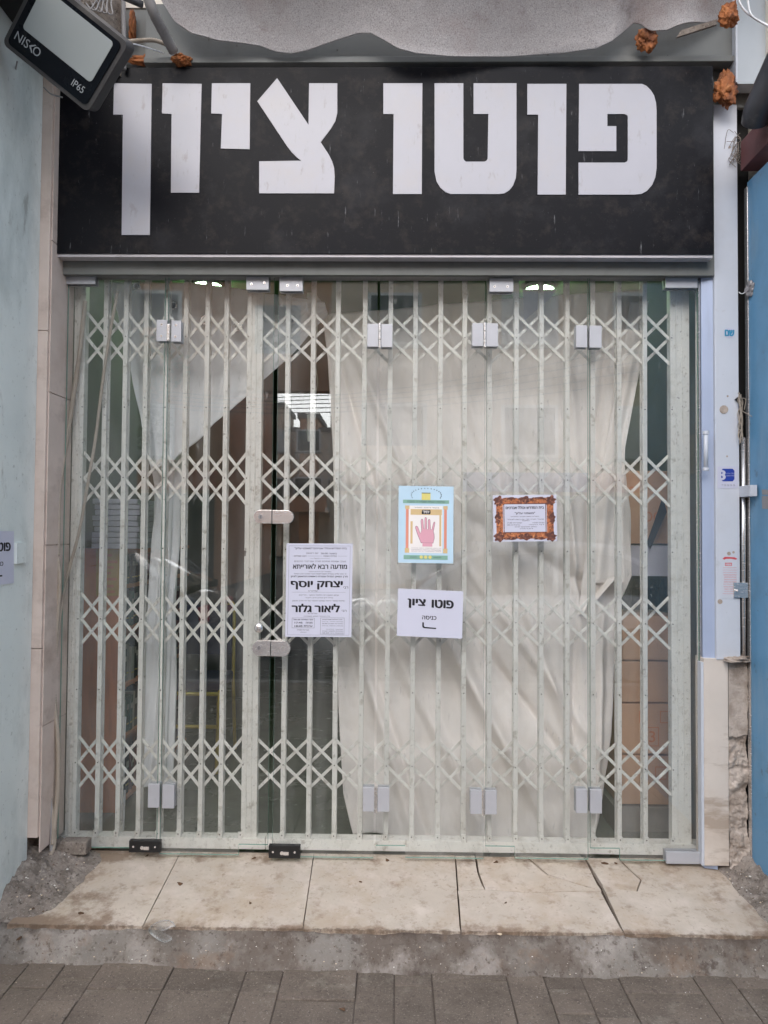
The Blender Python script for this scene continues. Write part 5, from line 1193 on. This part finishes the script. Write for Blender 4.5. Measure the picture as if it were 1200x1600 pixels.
def car(label, cx_, cy_, paint, grp='cars parked along the kerb'):
    t = thing('parked_car', (cx_, cy_, -.12), label, 'car', grp)
    prof = [(-2.15, .35, .80), (-2.12, .62, .84), (-1.95, .80, .86), (-1.2, .92, .88), (-.95, .95, .88), (1.35, .97, .88), (1.85, .96, .86), (2.05, .85, .84), (2.12, .55, .82), (2.08, .33, .80)]
    prof_low = [(-2.1, .22), (2.05, .22)]
    vs, fs = [], []
    NS = len(prof)
    for j, (yy, k) in enumerate(((-1, .90), (-1, 1), (1, 1), (1, .90))):
        pass
    def loft(sections, name, mt):
        mb = MB(); m_ = len(sections[0]); vs = [v for s_ in sections for v in s_]; fs = []
        for i in range(len(sections)-1):
            for k in range(m_): a = i*m_+k; b = i*m_+(k+1) % m_; fs.append((a, b, b+m_, a+m_))
        fs += [tuple(range(m_-1, -1, -1)), tuple(range((len(sections)-1)*m_, len(sections)*m_))]
        mb.add(vs, fs); return mb.build(name, mt, t, smooth=True)
    def ring(x, w_, zb_, zt_, tum):
        z = -.12; pts = [(-w_*.94, zb_), (-w_, zb_+.12), (-w_*1.0, (zb_+zt_)/2), (-w_*tum, zt_-.04), (-w_*(tum-.08), zt_), (0, zt_+.02), (w_*(tum-.08), zt_), (w_*tum, zt_-.04), (w_, (zb_+zt_)/2), (w_, zb_+.12), (w_*.94, zb_)]
        return [Vector((cx_+x, cy_+y, zz_+z)) for y, zz_ in pts]
    loft([ring(-2.18, .62, .32, .58, .92), ring(-2.08, .76, .24, .70, .93), ring(-1.7, .84, .2, .84, .94), ring(-1.0, .86, .2, .93, .95), ring(0, .87, .2, .96, .95), ring(1.2, .87, .2, .97, .95), ring(1.8, .85, .22, .96, .94), ring(2.08, .78, .28, .88, .93), ring(2.16, .64, .34, .6, .92)], 'body', paint)
    loft([ring(-1.05, .80, .90, .96, .95), ring(-.45, .76, .90, 1.32, .84), ring(-.1, .75, .90, 1.43, .80), ring(.9, .74, .90, 1.45, .80), ring(1.35, .74, .90, 1.38, .82), ring(1.95, .76, .88, .98, .92)], 'cabin_glass', 'carglass')
    loft([ring(-.30, .66, 1.37, 1.40, .95), ring(-.05, .67, 1.38, 1.455, .95), ring(.9, .67, 1.40, 1.475, .95), ring(1.3, .64, 1.36, 1.41, .95)], 'roof', paint)
    for s_ in (-1, 1):
        for xa_, xb_, za_, zb4 in ((-1.0, -.28, .95, 1.40), (.42, .46, .95, 1.43), (1.9, 1.28, .95, 1.38)):
            mb = MB(); tube(mb, [Vector((cx_+xa_, cy_+s_*.79, za_-.12)), Vector((cx_+(xa_+xb_)/2, cy_+s_*.74, (za_+zb4)/2-.08)), Vector((cx_+xb_, cy_+s_*.63, zb4-.12))], .03, 6); mb.build('window_pillar', paint, t, smooth=True)
        for x in (-1.35, 1.3):
            w_ = MB().cyl((cx_+x, cy_+s_*.70, .32-.12), (cx_+x, cy_+s_*.90, .32-.12), .32, 24).build('wheel', 'tyre', t); MB().cyl((cx_+x, cy_+s_*.901, .32-.12), (cx_+x, cy_+s_*.915, .32-.12), .21, 18).build('rim', 'rim', w_)
        vs, fs = blob((cx_-.85, cy_+s_*.95, .86), .07, .10, .07, 1, .05, 2); m = MB(); m.add(vs, fs); m.build('mirror', paint, t, smooth=True)
        MB().box(cx_-2.17, cx_-2.05, cy_+s_*.45, cy_+s_*.70, .40, .52).build('headlight', 'paper', t, bevel=.02)
        MB().box(cx_+2.04, cx_+2.16, cy_+s_*.45, cy_+s_*.70, .50, .68).build('tail_light', 'stickred', t, bevel=.02)
        MB().box(cx_-.1, cx_+.08, cy_+s_*.87, cy_+s_*.89, .70, .73).build('door_handle', 'steel', t)
car('white parked car at the kerb straight behind the photographer', 1.2, -5.5, 'carpaint')
car('dark parked car at the kerb left of the white one', -4.2, -5.5, 'carpaint2')
car('pale grey parked car at the kerb right of the white one', 6.4, -5.5, 'carpaint')

def tree(label, x, y, zc, rx, rz, h):
    t = thing('street_tree', (x, y, -.12), label, 'tree', 'trees across the street')
    mb = MB(); tube(mb, [Vector((x, y, -.12)), Vector((x+.1, y, zc*.5)), Vector((x, y, zc))], .13, 8)
    for k in range(6):
        a = k*1.05; tube(mb, [Vector((x, y, zc-rz*.8)), Vector((x+rx*.4*math.cos(a), y+rx*.4*math.sin(a), zc-.1)), Vector((x+rx*.8*math.cos(a), y+rx*.8*math.sin(a), zc+rz*.3))], .05, 6)
    mb.build('trunk', 'bark', t, smooth=True); mb = MB()
    for k in range(9000):
        d = Vector((random.gauss(0, 1), random.gauss(0, 1), random.gauss(0, 1))).normalized(); r = random.uniform(.35, 1)**.5*(1+.35*fbm(d*1.0+Vector((x, 0, 0)), 1.8, 3))
        p = Vector((x+d.x*rx*r, y+d.y*rx*r, zc+d.z*rz*r)); u = Vector((random.gauss(0, 1), random.gauss(0, 1), random.gauss(0, 1))).normalized(); v = u.cross(d).normalized()
        mb.add([p-u*.07, p+v*.035, p+u*.07, p-v*.035], [(0, 1, 2, 3)])
    mb.build('crown', 'green_leaf', t)
tree('leafy street tree across the road left of the gap between the blocks', -6.6, -12.6, 4.6, 1.9, 2.0, 5)
